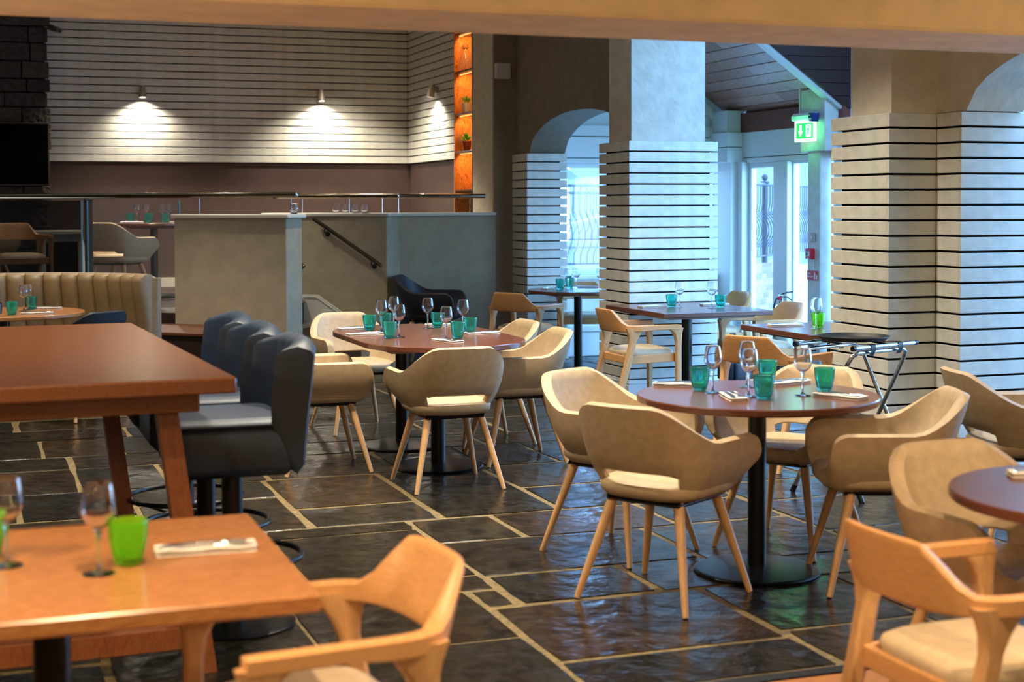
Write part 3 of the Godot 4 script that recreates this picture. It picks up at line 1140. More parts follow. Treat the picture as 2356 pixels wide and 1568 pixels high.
	for x in [3.97, 4.72]:
		part("stem", G.new().tube([Vector3(x, 1.455, -14.44), Vector3(x, 1.605, -14.44)], 0.006, 8).mesh(), M.steel, r3)
	for q in [["wall-mounted metal handrail sloping down the back wall of the stair", -1.925, -0.76, 1.405], ["metal handrail on the hidden side of the beige half wall", -0.35, -0.6, 1.36]]:
		var h := thing("handrail", q[0], "handrail", Vector3(2.469, 0, -12.539), deg_to_rad(-40))
		var p0 := Vector3(q[2], q[3], q[1])
		var p1 := Vector3(-0.03, q[3] - 0.622 * (-0.03 - q[2]), q[1])
		part("rail", G.new().tube([p0, p1], 0.02, 14).mesh(), M.rail_metal, h)
		part("end_cap", G.new().tube([p1, p1 + (p1 - p0).normalized() * 0.008], 0.0205, 14).mesh(), M.steel, h)
		for u in [0.17, 0.86]:
			var c0 := p0.lerp(p1, u)
			var w := Vector3(0, -0.075, -0.065 if q[1] < -1.0 else 0.065)
			part("bracket", G.new().tube([c0, c0 + Vector3(0, -0.06, 0), c0 + w], 0.007, 8).mesh(), M.iron, h)
			part("bracket_plate", G.new().lathe([[0, -0.004], [0.026, -0.004], [0.026, 0.004], [0, 0.004]], 18, Transform3D(Basis(Vector3(1, 0, 0), PI / 2), c0 + w)).mesh(), M.iron, h)
	for q in [[-2.09, -1.135, "clear glass balustrade panel next to the beige half wall"], [-5.9, -2.16, "long dark glass balustrade panel at the left edge"]]:
		var gl := thing("balustrade", q[2], "glass panel", Vector3(2.469, 0, -12.539), deg_to_rad(-40))
		part("pane", slab(q[0], q[1], P, 1.585, -0.146, -0.134), M.pane if q[0] > -3.0 else M.balustrade_glass, gl)
		part("pane_edge", slab(q[0] - 0.008, q[0], P, 1.585, -0.147, -0.133), M.glass_edge, gl)
		part("pane_edge", slab(q[1], q[1] + 0.006, P, 1.585, -0.147, -0.133), M.glass_edge, gl)
	var po := thing("post", "dark brown timber post in the line of the glass balustrade", "post", at40(-2.2, 0, -0.3))
	part("shaft", slab(-0.035, 0.035, P, 1.60, -0.035, 0.035, 0.004), M.dark_wood, po)
	part("foot", slab(-0.05, 0.05, P, P + 0.03, -0.05, 0.05, 0.004), M.dark_wood, po)
	# stone chimney with screen and fire surround
	var ch := struct("wall_chimney", slab(-2.2, 0.72, P, 3.9, -17.62, -16.66), M.shadow_gap, "dark stone chimney breast at the left edge")
	var y := 0.62
	while y < 3.85:
		var h := rng.randf_range(0.13, 0.26)
		var x := -1.3 + rng.randf_range(-0.2, 0.0)
		while x < 0.70:
			var w := rng.randf_range(0.2, 0.55)
			if x + w > 0.6:
				w = 0.76 + rng.randf_range(-0.03, 0.02) - x
			var pr := rng.randf_range(0.0, 0.025)
			part("stone", G.new().box(Vector3(x + w / 2, y + h / 2, -16.64 + pr / 2), Vector3(w - 0.012, h - 0.012, 0.05 + pr), 0.009).mesh(), M["chimney%d" % rng.randi_range(0, 2)], ch)
			x += w
		y += h
	var tv := thing("television", "large black television on the stone chimney", "television", Vector3(0.10, 2.08, -16.555))
	part("case", G.new().box(Vector3(0, 0, 0), Vector3(1.30, 0.66, 0.035), 0.006).mesh(), M.black_plastic, tv)
	part("screen", G.new().box(Vector3(0, 0, 0.018), Vector3(1.27, 0.63, 0.004)).mesh(), M.screen, tv)
	part("wall_mount", G.new().box(Vector3(0, 0, -0.03), Vector3(0.4, 0.3, 0.03)).mesh(), M.black_metal, tv)
	var fp := thing("fire_surround", "pale moulded fire surround below the stone chimney", "fireplace", Vector3(0.60, P, -16.3))
	part("mantel", G.new().box(Vector3(0.25, 0.66, 0), Vector3(0.56, 0.05, 0.16), 0.012).mesh(), M.cap_paint, fp)
	part("frieze", G.new().box(Vector3(0.25, 0.60, -0.02), Vector3(0.50, 0.08, 0.10), 0.01).mesh(), M.cap_paint, fp)
	part("leg", G.new().box(Vector3(0.045, 0.29, -0.02), Vector3(0.09, 0.58, 0.10), 0.01).mesh(), M.cap_paint, fp)
	part("leg", G.new().box(Vector3(0.455, 0.29, -0.02), Vector3(0.09, 0.58, 0.10), 0.01).mesh(), M.cap_paint, fp)
	part("fire_back", G.new().box(Vector3(0.25, 0.29, -0.05), Vector3(0.34, 0.56, 0.03)).mesh(), M.black_plastic, fp)


func glazing(parent: Node, called: String, x0: float, x1: float, y0: float, y1: float, z0: float, z1: float, fr := 0.05) -> void:
	# a framed pane in a plane of constant x (x0 == x1) or z
	var along_z := absf(x1 - x0) < 0.01
	var g := G.new()
	var d := 0.06
	if along_z:
		for z in [z0 + fr / 2, z1 - fr / 2]:
			g.box(Vector3(x0, (y0 + y1) / 2, z), Vector3(d, y1 - y0, fr), 0.006)
		for yy in [y0 + fr / 2, y1 - fr / 2]:
			g.box(Vector3(x0, yy, (z0 + z1) / 2), Vector3(d * 0.98, fr, z1 - z0 - fr), 0.006)
		var f := part(called, g.mesh(), M.white_paint, parent)
		part("pane", slab(x0 - 0.004, x0 + 0.004, y0 + fr * 0.8, y1 - fr * 0.8, z0 + fr * 0.8, z1 - fr * 0.8), M.pane, f)
	else:
		for x in [x0 + fr / 2, x1 - fr / 2]:
			g.box(Vector3(x, (y0 + y1) / 2, z0), Vector3(fr, y1 - y0, d), 0.006)
		for yy in [y0 + fr / 2, y1 - fr / 2]:
			g.box(Vector3((x0 + x1) / 2, yy, z0), Vector3(x1 - x0 - fr, fr, d * 0.98), 0.006)
		var f := part(called, g.mesh(), M.white_paint, parent)
		part("pane", slab(x0 + fr * 0.8, x1 - fr * 0.8, y0 + fr * 0.8, y1 - fr * 0.8, z0 - 0.004, z0 + 0.004), M.pane, f)


func sunroom() -> void:
	var k := 0.70
	# end wall with its window
	var ew := struct_root("wall_end", "white panelled end wall of the sunroom with window seat and boarded header")
	part("low_wall", slab(5.5, 7.6, 0.0, 0.78, -14.4, -14.2), M.white_paint, ew)
	part("bench_front", slab(5.45, 7.5, 0.0, 0.25, -14.2, -14.02, 0.004), M.white_paint, ew)
	part("bench_ledge", slab(5.45, 7.5, 0.25, 0.285, -14.22, -13.99, 0.006), M.white_paint, ew)
	part("window_board", slab(5.45, 7.5, 0.775, 0.81, -14.24, -14.08, 0.006), M.white_paint, ew)
	for q in [[1.96, 2.005], [2.013, 2.225], [2.233, 2.345]]:
		part("header_board", slab(5.45, 7.5, q[0], q[1], -14.4, -14.16 - (0.02 if q[0] > 2.2 else 0.0), 0.003), M.white_paint, ew)
	part("header_core", slab(5.45, 7.5, 1.98, 2.34, -14.38, -14.19), M.void, ew)
	part("gable", G.new().prism(PackedVector2Array([Vector2(5.4, 2.30), Vector2(7.6, 2.30), Vector2(7.6, 2.47), Vector2(5.4, 2.49 + k * 2.1)]), -14.4, -14.24, 2).mesh(), M.white_paint, ew)
	part("gable_trim", G.new().prism(PackedVector2Array([Vector2(5.4, 2.30 + k * 2.1), Vector2(7.5, 2.30), Vector2(7.5, 2.42), Vector2(5.4, 2.42 + k * 2.1)]), -14.24, -14.17, 2, 0.004).mesh(), M.white_paint, ew)
	var w1 := struct_root("window_1", "bright window over the bench at the end of the sunroom", "window")
	glazing(w1, "frame", 5.50, 6.45, 0.81, 1.96, -14.28, -14.28)
	glazing(w1, "frame", 6.45, 7.35, 0.81, 1.96, -14.28, -14.28)
	# corner pier
	var cp := struct_root("pillar_corner", "white corner post with a stepped head between the two sunroom windows", "post")
	part("shaft", slab(7.34, 7.52, 0.0, 1.97, -14.18, -13.82, 0.006), M.white_paint, cp)
	part("jamb", slab(7.42, 7.52, 0.0, 1.97, -13.83, -13.72, 0.006), M.white_paint, cp)
	for q in [[1.965, 2.118], [2.126, 2.275]]:
		part("head_board", slab(7.29, 7.52, q[0], q[1], -14.2, -13.80, 0.004), M.white_paint, cp)
	part("head_core", slab(7.31, 7.52, 1.98, 2.27, -14.18, -13.82), M.void, cp)
	part("upper_block", slab(7.32, 7.52, 2.275, 2.50, -14.2, -13.86, 0.004), M.white_paint, cp)
	# outer wall: windows from floor to header
	var ow := struct_root("wall_outer", "white framed outer wall of the sunroom with boarded header")
	for q in [[1.955, 2.005], [2.013, 2.27]]:
		part("header_board", slab(7.47, 7.62, q[0], q[1], -13.82, -4.8, 0.003), M.white_paint, ow)
	part("header_core", slab(7.49, 7.6, 1.96, 2.26, -13.82, -4.8), M.void, ow)
	part("fascia", slab(7.48, 7.62, 2.27, 2.47, -13.86, -11.9, 0.004), M.fascia_wood, ow)
	part("upper_wall", slab(7.55, 7.7, 2.27, 4.0, -11.9, -4.5), M.white_paint, ow)
	part("plinth", slab(7.47, 7.62, 0.0, 0.10, -13.82, -4.8, 0.004), M.white_paint, ow)
	part("mullion", slab(7.44, 7.58, 0.10, 1.955, -13.11, -12.84, 0.006), M.white_paint, ow)
	var w2 := struct_root("window_2", "tall glazed panel beside the corner post", "window")
	glazing(w2, "frame", 7.53, 7.53, 0.10, 1.955, -13.72, -13.10, 0.055)
	var w3 := struct_root("window_3", "narrow glazed panel behind the post with the fire alarm", "window")
	glazing(w3, "frame", 7.53, 7.53, 0.10, 1.955, -12.85, -12.3, 0.03)
	var fpost := struct("post_fire", slab(7.36, 7.52, 0.0, 2.02, -12.32, -12.10, 0.006), M.slat_paint, "cream post carrying the red fire call point", "post")
	part("head", slab(7.34, 7.52, 2.02, 2.60, -12.42, -11.99, 0.006), M.slat_paint, fpost)
	var d1 := struct_root("door_1", "plain white door beside the cream post", "door")
	part("leaf", slab(7.47, 7.53, 0.01, 2.0, -12.05, -11.15, 0.004), M.white_paint, d1)
	var hd := part("handle", G.new().box(Vector3(7.435, 1.31, -11.9), Vector3(0.05, 0.035, 0.20), 0.01).mesh(), M.blue_plastic, d1)
	hd.set_meta("label", "blue door handle")
	for q in [[-11.1, -9.9], [-9.9, -8.7], [-8.7, -7.5], [-7.5, -6.3], [-6.3, -5.0]]:
		var wn := struct_root("window_%d" % (4 + int((q[0] + 11.1) / 1.2 + 0.5)), "tall sunroom window out of sight behind the right pillar, bay %d from the door" % (1 + int((q[0] + 11.1) / 1.2 + 0.5)), "window")
		glazing(wn, "frame", 7.53, 7.53, 0.10, 1.955, q[0], q[1], 0.06)
	# timber ceiling
	var tc := struct_root("ceiling", "sloping timber ceiling of weathered planks in the sunroom", "ceiling")
	var ang := atan(k)
	var wd := 0.14
	var n := 18
	for i in n:
		var cut := -14.3 + (1.4 if i % 3 == 1 else (0.7 if i % 3 == 2 else 9.0))
		for seg in [[-14.3, minf(cut, -11.96)], [minf(cut, -11.96), -11.96]]:
			if seg[1] - seg[0] < 0.05:
				continue
			var s := (i + 0.5) * wd
			var x := 7.58 - s * cos(ang)
			var yy := 2.46 + s * sin(ang)
			var m := G.new().box(Vector3.ZERO, Vector3(wd - 0.006, 0.02, seg[1] - seg[0] - 0.004), 0.003, Transform3D(Basis(Vector3(0, 0, 1), -ang), Vector3(x, yy + rng.randf_range(-0.001, 0.001), (seg[0] + seg[1]) / 2))).mesh()
			part("plank", m, M["plank%d" % rng.randi_range(0, 2)], tc)
	part("roof_deck", G.new().prism(PackedVector2Array([Vector2(5.4, 2.50 + k * 2.2), Vector2(7.8, 2.50 - k * 0.2), Vector2(7.8, 2.60 - k * 0.2), Vector2(5.4, 2.60 + k * 2.2)]), -14.4, -11.95, 2).mesh(), M.roof_slate, tc)
	part("rafter", G.new().prism(PackedVector2Array([Vector2(5.5, 2.36 + k * 2.04), Vector2(7.54, 2.36), Vector2(7.54, 2.44), Vector2(5.5, 2.44 + k * 2.04)]), -12.06, -11.93, 2, 0.01).mesh(), M.white_paint, tc)
	var gb := struct_root("wall_gable", "dark brown boarded gable above the white rafter")
	var y := 2.40
	while y < 3.88:
		var xl: float = 5.5
		var xr0 := 7.6
		var xr1 := 7.6
		var xa := 7.56 - (y - 2.38) / k            # the slope cuts the left ends off
		var xb := 7.56 - (y + 0.117 - 2.38) / k
		xl = maxf(xb, 5.5)
		part("board", G.new().prism(PackedVector2Array([Vector2(maxf(xa, 5.52), y), Vector2(xr0 + 0.02, y), Vector2(xr1 + 0.02, y + 0.114), Vector2(xl, y + 0.114)]), -11.94, -11.89, 2, 0.003).mesh(), M.gable_wood, gb)
		y += 0.117


func baluster(g: G, p: Vector3, y0: float, y1: float, along: Vector3, r := 0.008) -> void:
	# belly baluster: straight at both ends, bulging to one side low down
	var pts := []
	for i in 17:
		var u := i / 16.0
		var q := clampf((0.70 - u) / 0.58, 0.0, 1.0)
		var b := 0.0
		if u < 0.70 and u > 0.12:
			b = sin(q * PI) * 0.105 * (0.35 + 0.65 * q) - 0.03 * sin(clampf((u - 0.55) / 0.15, 0.0, 1.0) * PI)
		pts.append(p + along * b + Vector3(0, lerpf(y0, y1, u), 0))
	g.tube(pts, r, 6)


func railing(called: String, label: String, a: Vector3, b: Vector3, y0: float, y1: float, bulge: Vector3, step: float) -> Node3D:
	var t := thing(called, label, "railing")
	part("top_rail", G.new().tube([a + Vector3(0, y1, 0), b + Vector3(0, y1, 0)], 0.02, 8).mesh(), M.iron, t)
	part("bottom_rail", G.new().tube([a + Vector3(0, y0, 0), b + Vector3(0, y0, 0)], 0.013, 8).mesh(), M.iron, t)
	var n := int(a.distance_to(b) / step)
	for i in n + 1:
		var g := G.new()
		baluster(g, Vector3.ZERO, y0, y1, bulge)
		part("baluster", g.mesh(60) if not protos.has(label) else protos[label], M.iron, t, a.lerp(b, i / float(n)))
		if not protos.has(label):
			protos[label] = t.get_child(t.get_child_count() - 1).mesh
	return t


func outside() -> void:
	var gr := struct("ground", slab(7.62, 26.0, -0.3, -0.12, -40.0, 4.0), M.outdoor_paving, "pale paved ground outside the windows", "ground")
	part("paving", slab(4.0, 7.62, -0.3, -0.12, -40.0, -14.42), M.outdoor_paving, gr)
	# behind the end window
	railing("iron_railing", "nearer black iron railing with belly balusters behind the end window", Vector3(4.6, 0, -18.3), Vector3(9.2, 0, -18.3), 0.76, 1.79, Vector3(1, 0, 0), 0.092)
	railing("iron_railing", "farther iron railing seen through the nearer one", Vector3(4.6, 0, -21.5), Vector3(9.6, 0, -21.5), 1.0, 1.72, Vector3(1, 0, 0), 0.10)
	var kerb := thing("low_wall", "white coping wall under the nearer iron railing", "wall", Vector3(7.0, -0.12, -18.3))
	part("body", G.new().box(Vector3(0, 0.36, 0), Vector3(5.0, 0.72, 0.22), 0.01).mesh(), M.pale_render, kerb)
	part("coping", G.new().box(Vector3(0, 0.78, 0), Vector3(5.0, 0.12, 0.30), 0.02).mesh(), M.pale_render, kerb)
	var k2 := thing("low_wall", "pale low wall under the farther iron railing", "wall", Vector3(7.1, -0.12, -21.5))
	part("body", G.new().box(Vector3(0, 0.5, 0), Vector3(5.4, 1.0, 0.22), 0.01).mesh(), M.pale_render, k2)
	part("coping", G.new().box(Vector3(0, 1.05, 0), Vector3(5.4, 0.10, 0.28), 0.02).mesh(), M.pale_render, k2)
	var sg := thing("notice_board", "blank white board hanging on the iron railing outside the end window", "sign", Vector3(7.13, 1.12, -18.318))
	part("board", G.new().box(Vector3.ZERO, Vector3(0.31, 0.26, 0.012), 0.003).mesh(), M.white_plastic, sg)
	part("hanger", G.new().tube([Vector3(-0.10, 0.13, 0), Vector3(0, 0.26, 0), Vector3(0.10, 0.13, 0)], 0.004, 6).mesh(), M.iron, sg)
	var rp := []
	for i in 25:
		var u := i / 24.0
		rp.append(Vector3(lerpf(6.1, 8.3, u), 1.52 - 0.26 * sin(PI * u), -18.6))
	tag(part("rope", G.new().tube(rp, 0.016, 8).mesh(60), M.rope), "thick rope sagging in front of the farther railing", "rope")
	var ob := thing("outbuilding", "pale outbuilding with boarded front and slate roof beyond the railings", "building", Vector3(6.4, -0.12, -26.0))
	part("wall", G.new().box(Vector3(0, 0.75, 0), Vector3(6.5, 1.5, 3.0)).mesh(), M.pale_render, ob)
	part("boarding", G.new().box(Vector3(0, 1.72, 0.1), Vector3(6.5, 0.48, 3.0)).mesh(), M.blue_boards, ob)
	part("fascia", G.new().box(Vector3(0, 2.02, 0.3), Vector3(6.8, 0.14, 3.4)).mesh(), M.pale_render, ob)
	part("roof", G.new().prism(PackedVector2Array([Vector2(1.9, 2.09), Vector2(0, 2.75), Vector2(-1.9, 2.09)]), -3.5, 3.5, 0).mesh(), M.roof_slate, ob)
	# garden wall outside the tall windows
	var d := Vector3(0.695, 0, -0.719)
	var gwn := thing("garden_wall", "pale brick garden wall outside the tall windows", "brick wall", Vector3(8.94, -0.12, -15.9), atan2(-d.z, d.x))
	part("core", G.new().box(Vector3(1.0, 0.42, -0.08), Vector3(8.0, 0.84, 0.16)).mesh(), M.brick_mortar, gwn)
	var bm := G.new().box(Vector3.ZERO, Vector3(0.215, 0.065, 0.03), 0.004).mesh()
	var hm := G.new().box(Vector3.ZERO, Vector3(0.066, 0.11, 0.22), 0.004).mesh()
	for r in 11:
		for c in 13:
			part("brick", bm, M["brick%d" % rng.randi_range(0, 2)], gwn, Vector3(-1.3 + c * 0.226 + (0.113 if r % 2 else 0.0), 0.04 + r * 0.076, 0.0))
	for c in 39:
		part("coping_brick", hm, M["brick%d" % rng.randi_range(0, 2)], gwn, Vector3(-1.4 + c * 0.0755, 0.90, -0.08))
	railing("iron_railing", "iron railing with belly balusters on the brick garden wall", Vector3(8.94, 0, -15.9) - d * 2.2, Vector3(8.94, 0, -15.9) + d * 4.5, 0.92, 1.77, Vector3(0.55, 0, 0.25).normalized() * 1.4, 0.11)
	var ps := thing("railing_post", "ball-topped iron post of the garden railing", "post", Vector3(8.90, 0.78, -15.88))
	part("shaft", G.new().tube([Vector3(0, 0, 0), Vector3(0, 1.02, 0)], 0.035, 10).mesh(), M.iron, ps)
	part("collar", G.new().lathe([[0, 1.0], [0.055, 1.0], [0.06, 1.015], [0.055, 1.03], [0, 1.03]], 16).mesh(), M.iron, ps)
	part("ball", G.new().lathe([[0, 1.03], [0.025, 1.04], [0.042, 1.075], [0.025, 1.11], [0, 1.118]], 16).mesh(70), M.iron, ps)
	var hs := thing("house", "pale lilac house with a slate eave across the courtyard", "building", Vector3(16.5, -0.12, -27.5), deg_to_rad(18))
	part("wall", G.new().box(Vector3(0, 2.6, 0), Vector3(9, 5.2, 5)).mesh(), M.pale_render, hs)
	part("eave", G.new().box(Vector3(0.5, 2.9, 2.6), Vector3(7, 0.25, 0.7)).mesh(), M.roof_slate, hs)
	part("downpipe", G.new().tube([Vector3(-3.4, 0, 2.56), Vector3(-3.4, 5.2, 2.56)], 0.05, 8).mesh(), M.white_plastic, hs)
	part("roof", G.new().prism(PackedVector2Array([Vector2(2.9, 5.2), Vector2(0, 6.8), Vector2(-2.9, 5.2)]), -4.8, 4.8, 0).mesh(), M.roof_slate, hs)
	var bg := thing("brick_building", "brick building behind the green shrub", "building", Vector3(12.9, -0.12, -17.0), deg_to_rad(10))
	part("wall", G.new().box(Vector3(0, 1.5, 0), Vector3(2.4, 3.0, 0.3)).mesh(), M.brick0, bg)
	part("coping", G.new().box(Vector3(0, 3.03, 0), Vector3(2.5, 0.08, 0.4), 0.01).mesh(), M.brick_mortar, bg)
	var sh := thing("shrub", "bright green shrub on the brick wall outside the narrow window", "shrub", Vector3(10.35, 0.8, -15.95))
	var stems := G.new()
	var lv := G.new()
	for i in 14:
		var a := rng.randf() * TAU
		var tip := Vector3(cos(a) * rng.randf_range(0.05, 0.32), rng.randf_range(0.55, 1.05), sin(a) * rng.randf_range(0.05, 0.32))
		stems.tube([Vector3(cos(a) * 0.03, -0.1, sin(a) * 0.03), tip * 0.5 + Vector3(0, 0.1, 0), tip], [0.012, 0.008, 0.004], 5)
		for q in 26:
			var c := tip * rng.randf_range(0.45, 1.05) + Vector3(rng.randf_range(-0.12, 0.12), rng.randf_range(-0.1, 0.1), rng.randf_range(-0.12, 0.12))
			var u := Vector3(rng.randf_range(-1, 1), rng.randf_range(-0.5, 1), rng.randf_range(-1, 1)).normalized() * 0.075
			var w := u.cross(Vector3(rng.randf_range(-1, 1), 1, rng.randf_range(-1, 1))).normalized() * 0.022
			var nn := u.cross(w).normalized() * 0.006
			var k0 := lv.add(c)
			var k1 := lv.add(c + u * 0.5 + w + nn)
			var k2_ := lv.add(c + u)
			var k3 := lv.add(c + u * 0.5 - w + nn)
			lv.tri(k0, k1, k2_)
			lv.tri(k0, k2_, k3)
	part("stems", stems.mesh(), M.step_wood, sh)
	part("leaves", lv.mesh(), M.shrub_leaf, sh).set_meta("kind", "stuff")


# ---------------------------------------------------------------- lamps
func downlight(at: Vector3, energy: float, col: Color, angle: float, label: String, aim := Vector3(0, -1, 0), soft := 0.5) -> void:
	var t := thing("ceiling_downlight", label, "ceiling light", at)
	part("trim_ring", G.new().lathe([[0.036, 0.0], [0.05, 0.0], [0.052, -0.004], [0.048, -0.008], [0.036, -0.008]], 24, Transform3D(), true).mesh(), M.white_plastic, t)
	part("lamp_face", G.new().lathe([[0, 0.0], [0.036, 0.0], [0.036, -0.004], [0, -0.004]], 20).mesh(), M.lamp_warm, t)
	var l := SpotLight3D.new()
	l.name = "beam"
	l.light_color = col
	l.light_energy = energy
	l.spot_angle = angle
	l.spot_angle_attenuation = soft
	l.spot_range = 20.0
	l.spot_attenuation = 2.0
	l.light_size = 0.035
	l.shadow_enabled = true
	t.add_child(l, true)
	l.position = Vector3(0, -0.02, 0)
	var z := -aim.normalized()
	var x := (Vector3(0, 0, 1) if absf(z.z) < 0.9 else Vector3(1, 0, 0)).cross(z).normalized()
	l.basis = Basis(x, z.cross(x), z)


func wall_light(at: Vector3, out: Vector3, label: String) -> void:
	# a tapered cup on the boards that throws its light down the wall
	var t := thing("wall_light", label, "wall light", at, atan2(out.x, out.z), "spotlights on the boarded wall")
	var tilt := Basis(Vector3(1, 0, 0), -0.16)
	var off := Vector3(0, 0, 0.075)
	part("cup", G.new().lathe([[0, 0.072], [0.026, 0.07], [0.031, 0.063], [0.044, -0.068], [0.041, -0.068], [0.028, 0.05], [0, 0.052]], 24, Transform3D(tilt, off)).mesh(45), M.aluminium, t)
	part("lens", G.new().lathe([[0, -0.052], [0.038, -0.052], [0.038, -0.058], [0, -0.058]], 20, Transform3D(tilt, off)).mesh(), M.lamp_cool, t)
	part("wall_bracket", G.new().box(Vector3(0, 0.02, 0.028), Vector3(0.05, 0.07, 0.06), 0.01).mesh(), M.aluminium, t)
	var l := SpotLight3D.new()
	l.name = "beam"
	l.light_color = Color(1.0, 0.95, 0.86)
	l.light_energy = WALL_E
	l.spot_angle = 74.0
	l.spot_angle_attenuation = 1.0
	l.spot_range = 12.0
	l.spot_attenuation = 2.0
	l.light_size = 0.03
	l.shadow_enabled = true
	t.add_child(l, true)
	l.position = off + tilt * Vector3(0, -0.085, 0)
	l.rotation = Vector3(-PI / 2 - 0.16, 0, 0)


# ---------------------------------------------------------------- furniture in place
func tub(at: Vector2, f: Vector2, label: String, group := "", y := 0.0) -> void:
	put("tub", func(t): tub_chair(t, M.tan, M.oak_leg), "tub_chair", "chair", Vector3(at.x, y, at.y), yaw(f.x, f.y), label, group)


func oak(at: Vector2, f: Vector2, label: String, y := 0.0) -> void:
	put("oak", oak_chair, "elbow_chair", "chair", Vector3(at.x, y, at.y), yaw(f.x, f.y), label, "oak elbow chairs")


func chairs() -> void:
	tub(Vector2(2.52, -5.29), Vector2(0.84, -0.54), "tan tub chair in front of the right round table, its back to the camera")
	tub(Vector2(2.67, -6.06), Vector2(0.47, 0.88), "tan tub chair at the left of the right round table, partly hidden")
	tub(Vector2(3.43, -5.17), Vector2(-0.93, -0.36), "tan tub chair at the right side of the right round table, seen side on")
	tub(Vector2(3.44, -5.90), Vector2(-0.85, 0.53), "tan tub chair behind the right round table facing the camera")
	tub(Vector2(2.42, -7.82), Vector2(0.0, -1.0), "cream tub chair at the near end of the oval table, seen from behind")
	tub(Vector2(1.88, -8.58), Vector2(1.0, 0.03), "cream tub chair at the left side of the oval table beside the blue stools")
	tub(Vector2(2.45, -10.02), Vector2(0.12, 1.0), "cream tub chair at the far end of the oval table by the stair")
	tub(Vector2(3.06, -8.48), Vector2(-1.0, -0.03), "cream tub chair at the right side of the oval table, the nearer of two")
	tub(Vector2(3.10, -9.16), Vector2(-1.0, 0.05), "cream tub chair at the right side of the oval table, the farther of two")
	tub(Vector2(4.46, -5.62), Vector2(0.97, 0.26), "tan tub chair at the right edge below the slatted wall")
	tub(Vector2(2.87, -3.68), Vector2(0.05, 1.0), "cream tub chair tucked behind the round table at the right edge")
	tub(Vector2(1.27, -14.62), Vector2(0.62, -0.78), "pale tub chair on the platform behind the glass, left of the small table", "", P)
	tub(Vector2(2.28, -15.55), Vector2(-1.0, -0.05), "pale tub chair on the platform half hidden by the beige half wall", "", P)
	tub(Vector2(0.05, -16.05), Vector2(0.6, -0.8), "pale tub chair on the platform at the left edge by the chimney", "", P)
	oak(Vector2(0.69, -3.14), Vector2(-0.99, 0.10), "large blurred oak elbow chair at the front square table")
	oak(Vector2(2.24, -2.98), Vector2(1.0, -0.02), "large blurred oak elbow chair at the front right corner")
	oak(Vector2(4.60, -10.12), Vector2(1.0, 0.0), "oak elbow chair left of the square table at the middle pillar")
	oak(Vector2(5.72, -10.22), Vector2(-1.0, 0.05), "oak elbow chair right of the square table at the middle pillar")
	oak(Vector2(4.42, -7.80), Vector2(0.88, -0.47), "oak elbow chair at the small square table beside the right pillar")
	oak(Vector2(6.06, -11.66), Vector2(-1.0, 0.1), "oak elbow chair by the tall window, only its back showing over the table")
	oak(Vector2(4.56, -12.42), Vector2(0.78, -0.62), "dark backlit elbow chair left of the round table under the arch")
	oak(Vector2(5.60, -13.55), Vector2(-0.3, 0.95), "backlit elbow chair behind the round table under the arch")
	oak(Vector2(5.62, -12.42), Vector2(-0.95, -0.3), "backlit elbow chair right of the round table, cut off by the middle pillar")
	oak(Vector2(0.40, -15.22), Vector2(0.2, 1.0), "dark elbow chair seen dimly through the glass at the left edge", P)
	var zs := [-5.47, -6.10, -6.70]
	for i in 3:
		put("stool", bar_stool, "bar_stool", "bar stool", Vector3([0.87, 0.865, 0.86][i], 0, zs[i]), yaw(-1.0, 0.0), ["navy leather bar stool nearest the camera at the high table", "navy leather bar stool between two others at the high table", "navy leather bar stool farthest from the camera at the high table"][i], "bar stools at the high table")
	var n := thing("tub_chair", "dark navy tub chair at the table in the curved booth", "chair", Vector3(0.70, 0, -11.30), yaw(-0.6, -0.8))
	tub_chair(n, M.navy_chair, M.oak_leg)
	var lc := thing("lounge_chair", "black high-backed lounge chair beside the stair behind the oval table", "armchair", Vector3(4.12, 0, -13.82), yaw(0.87, 0.50))
	tub_chair(lc, M.navy_chair, M.oak_leg, 1.1, false)


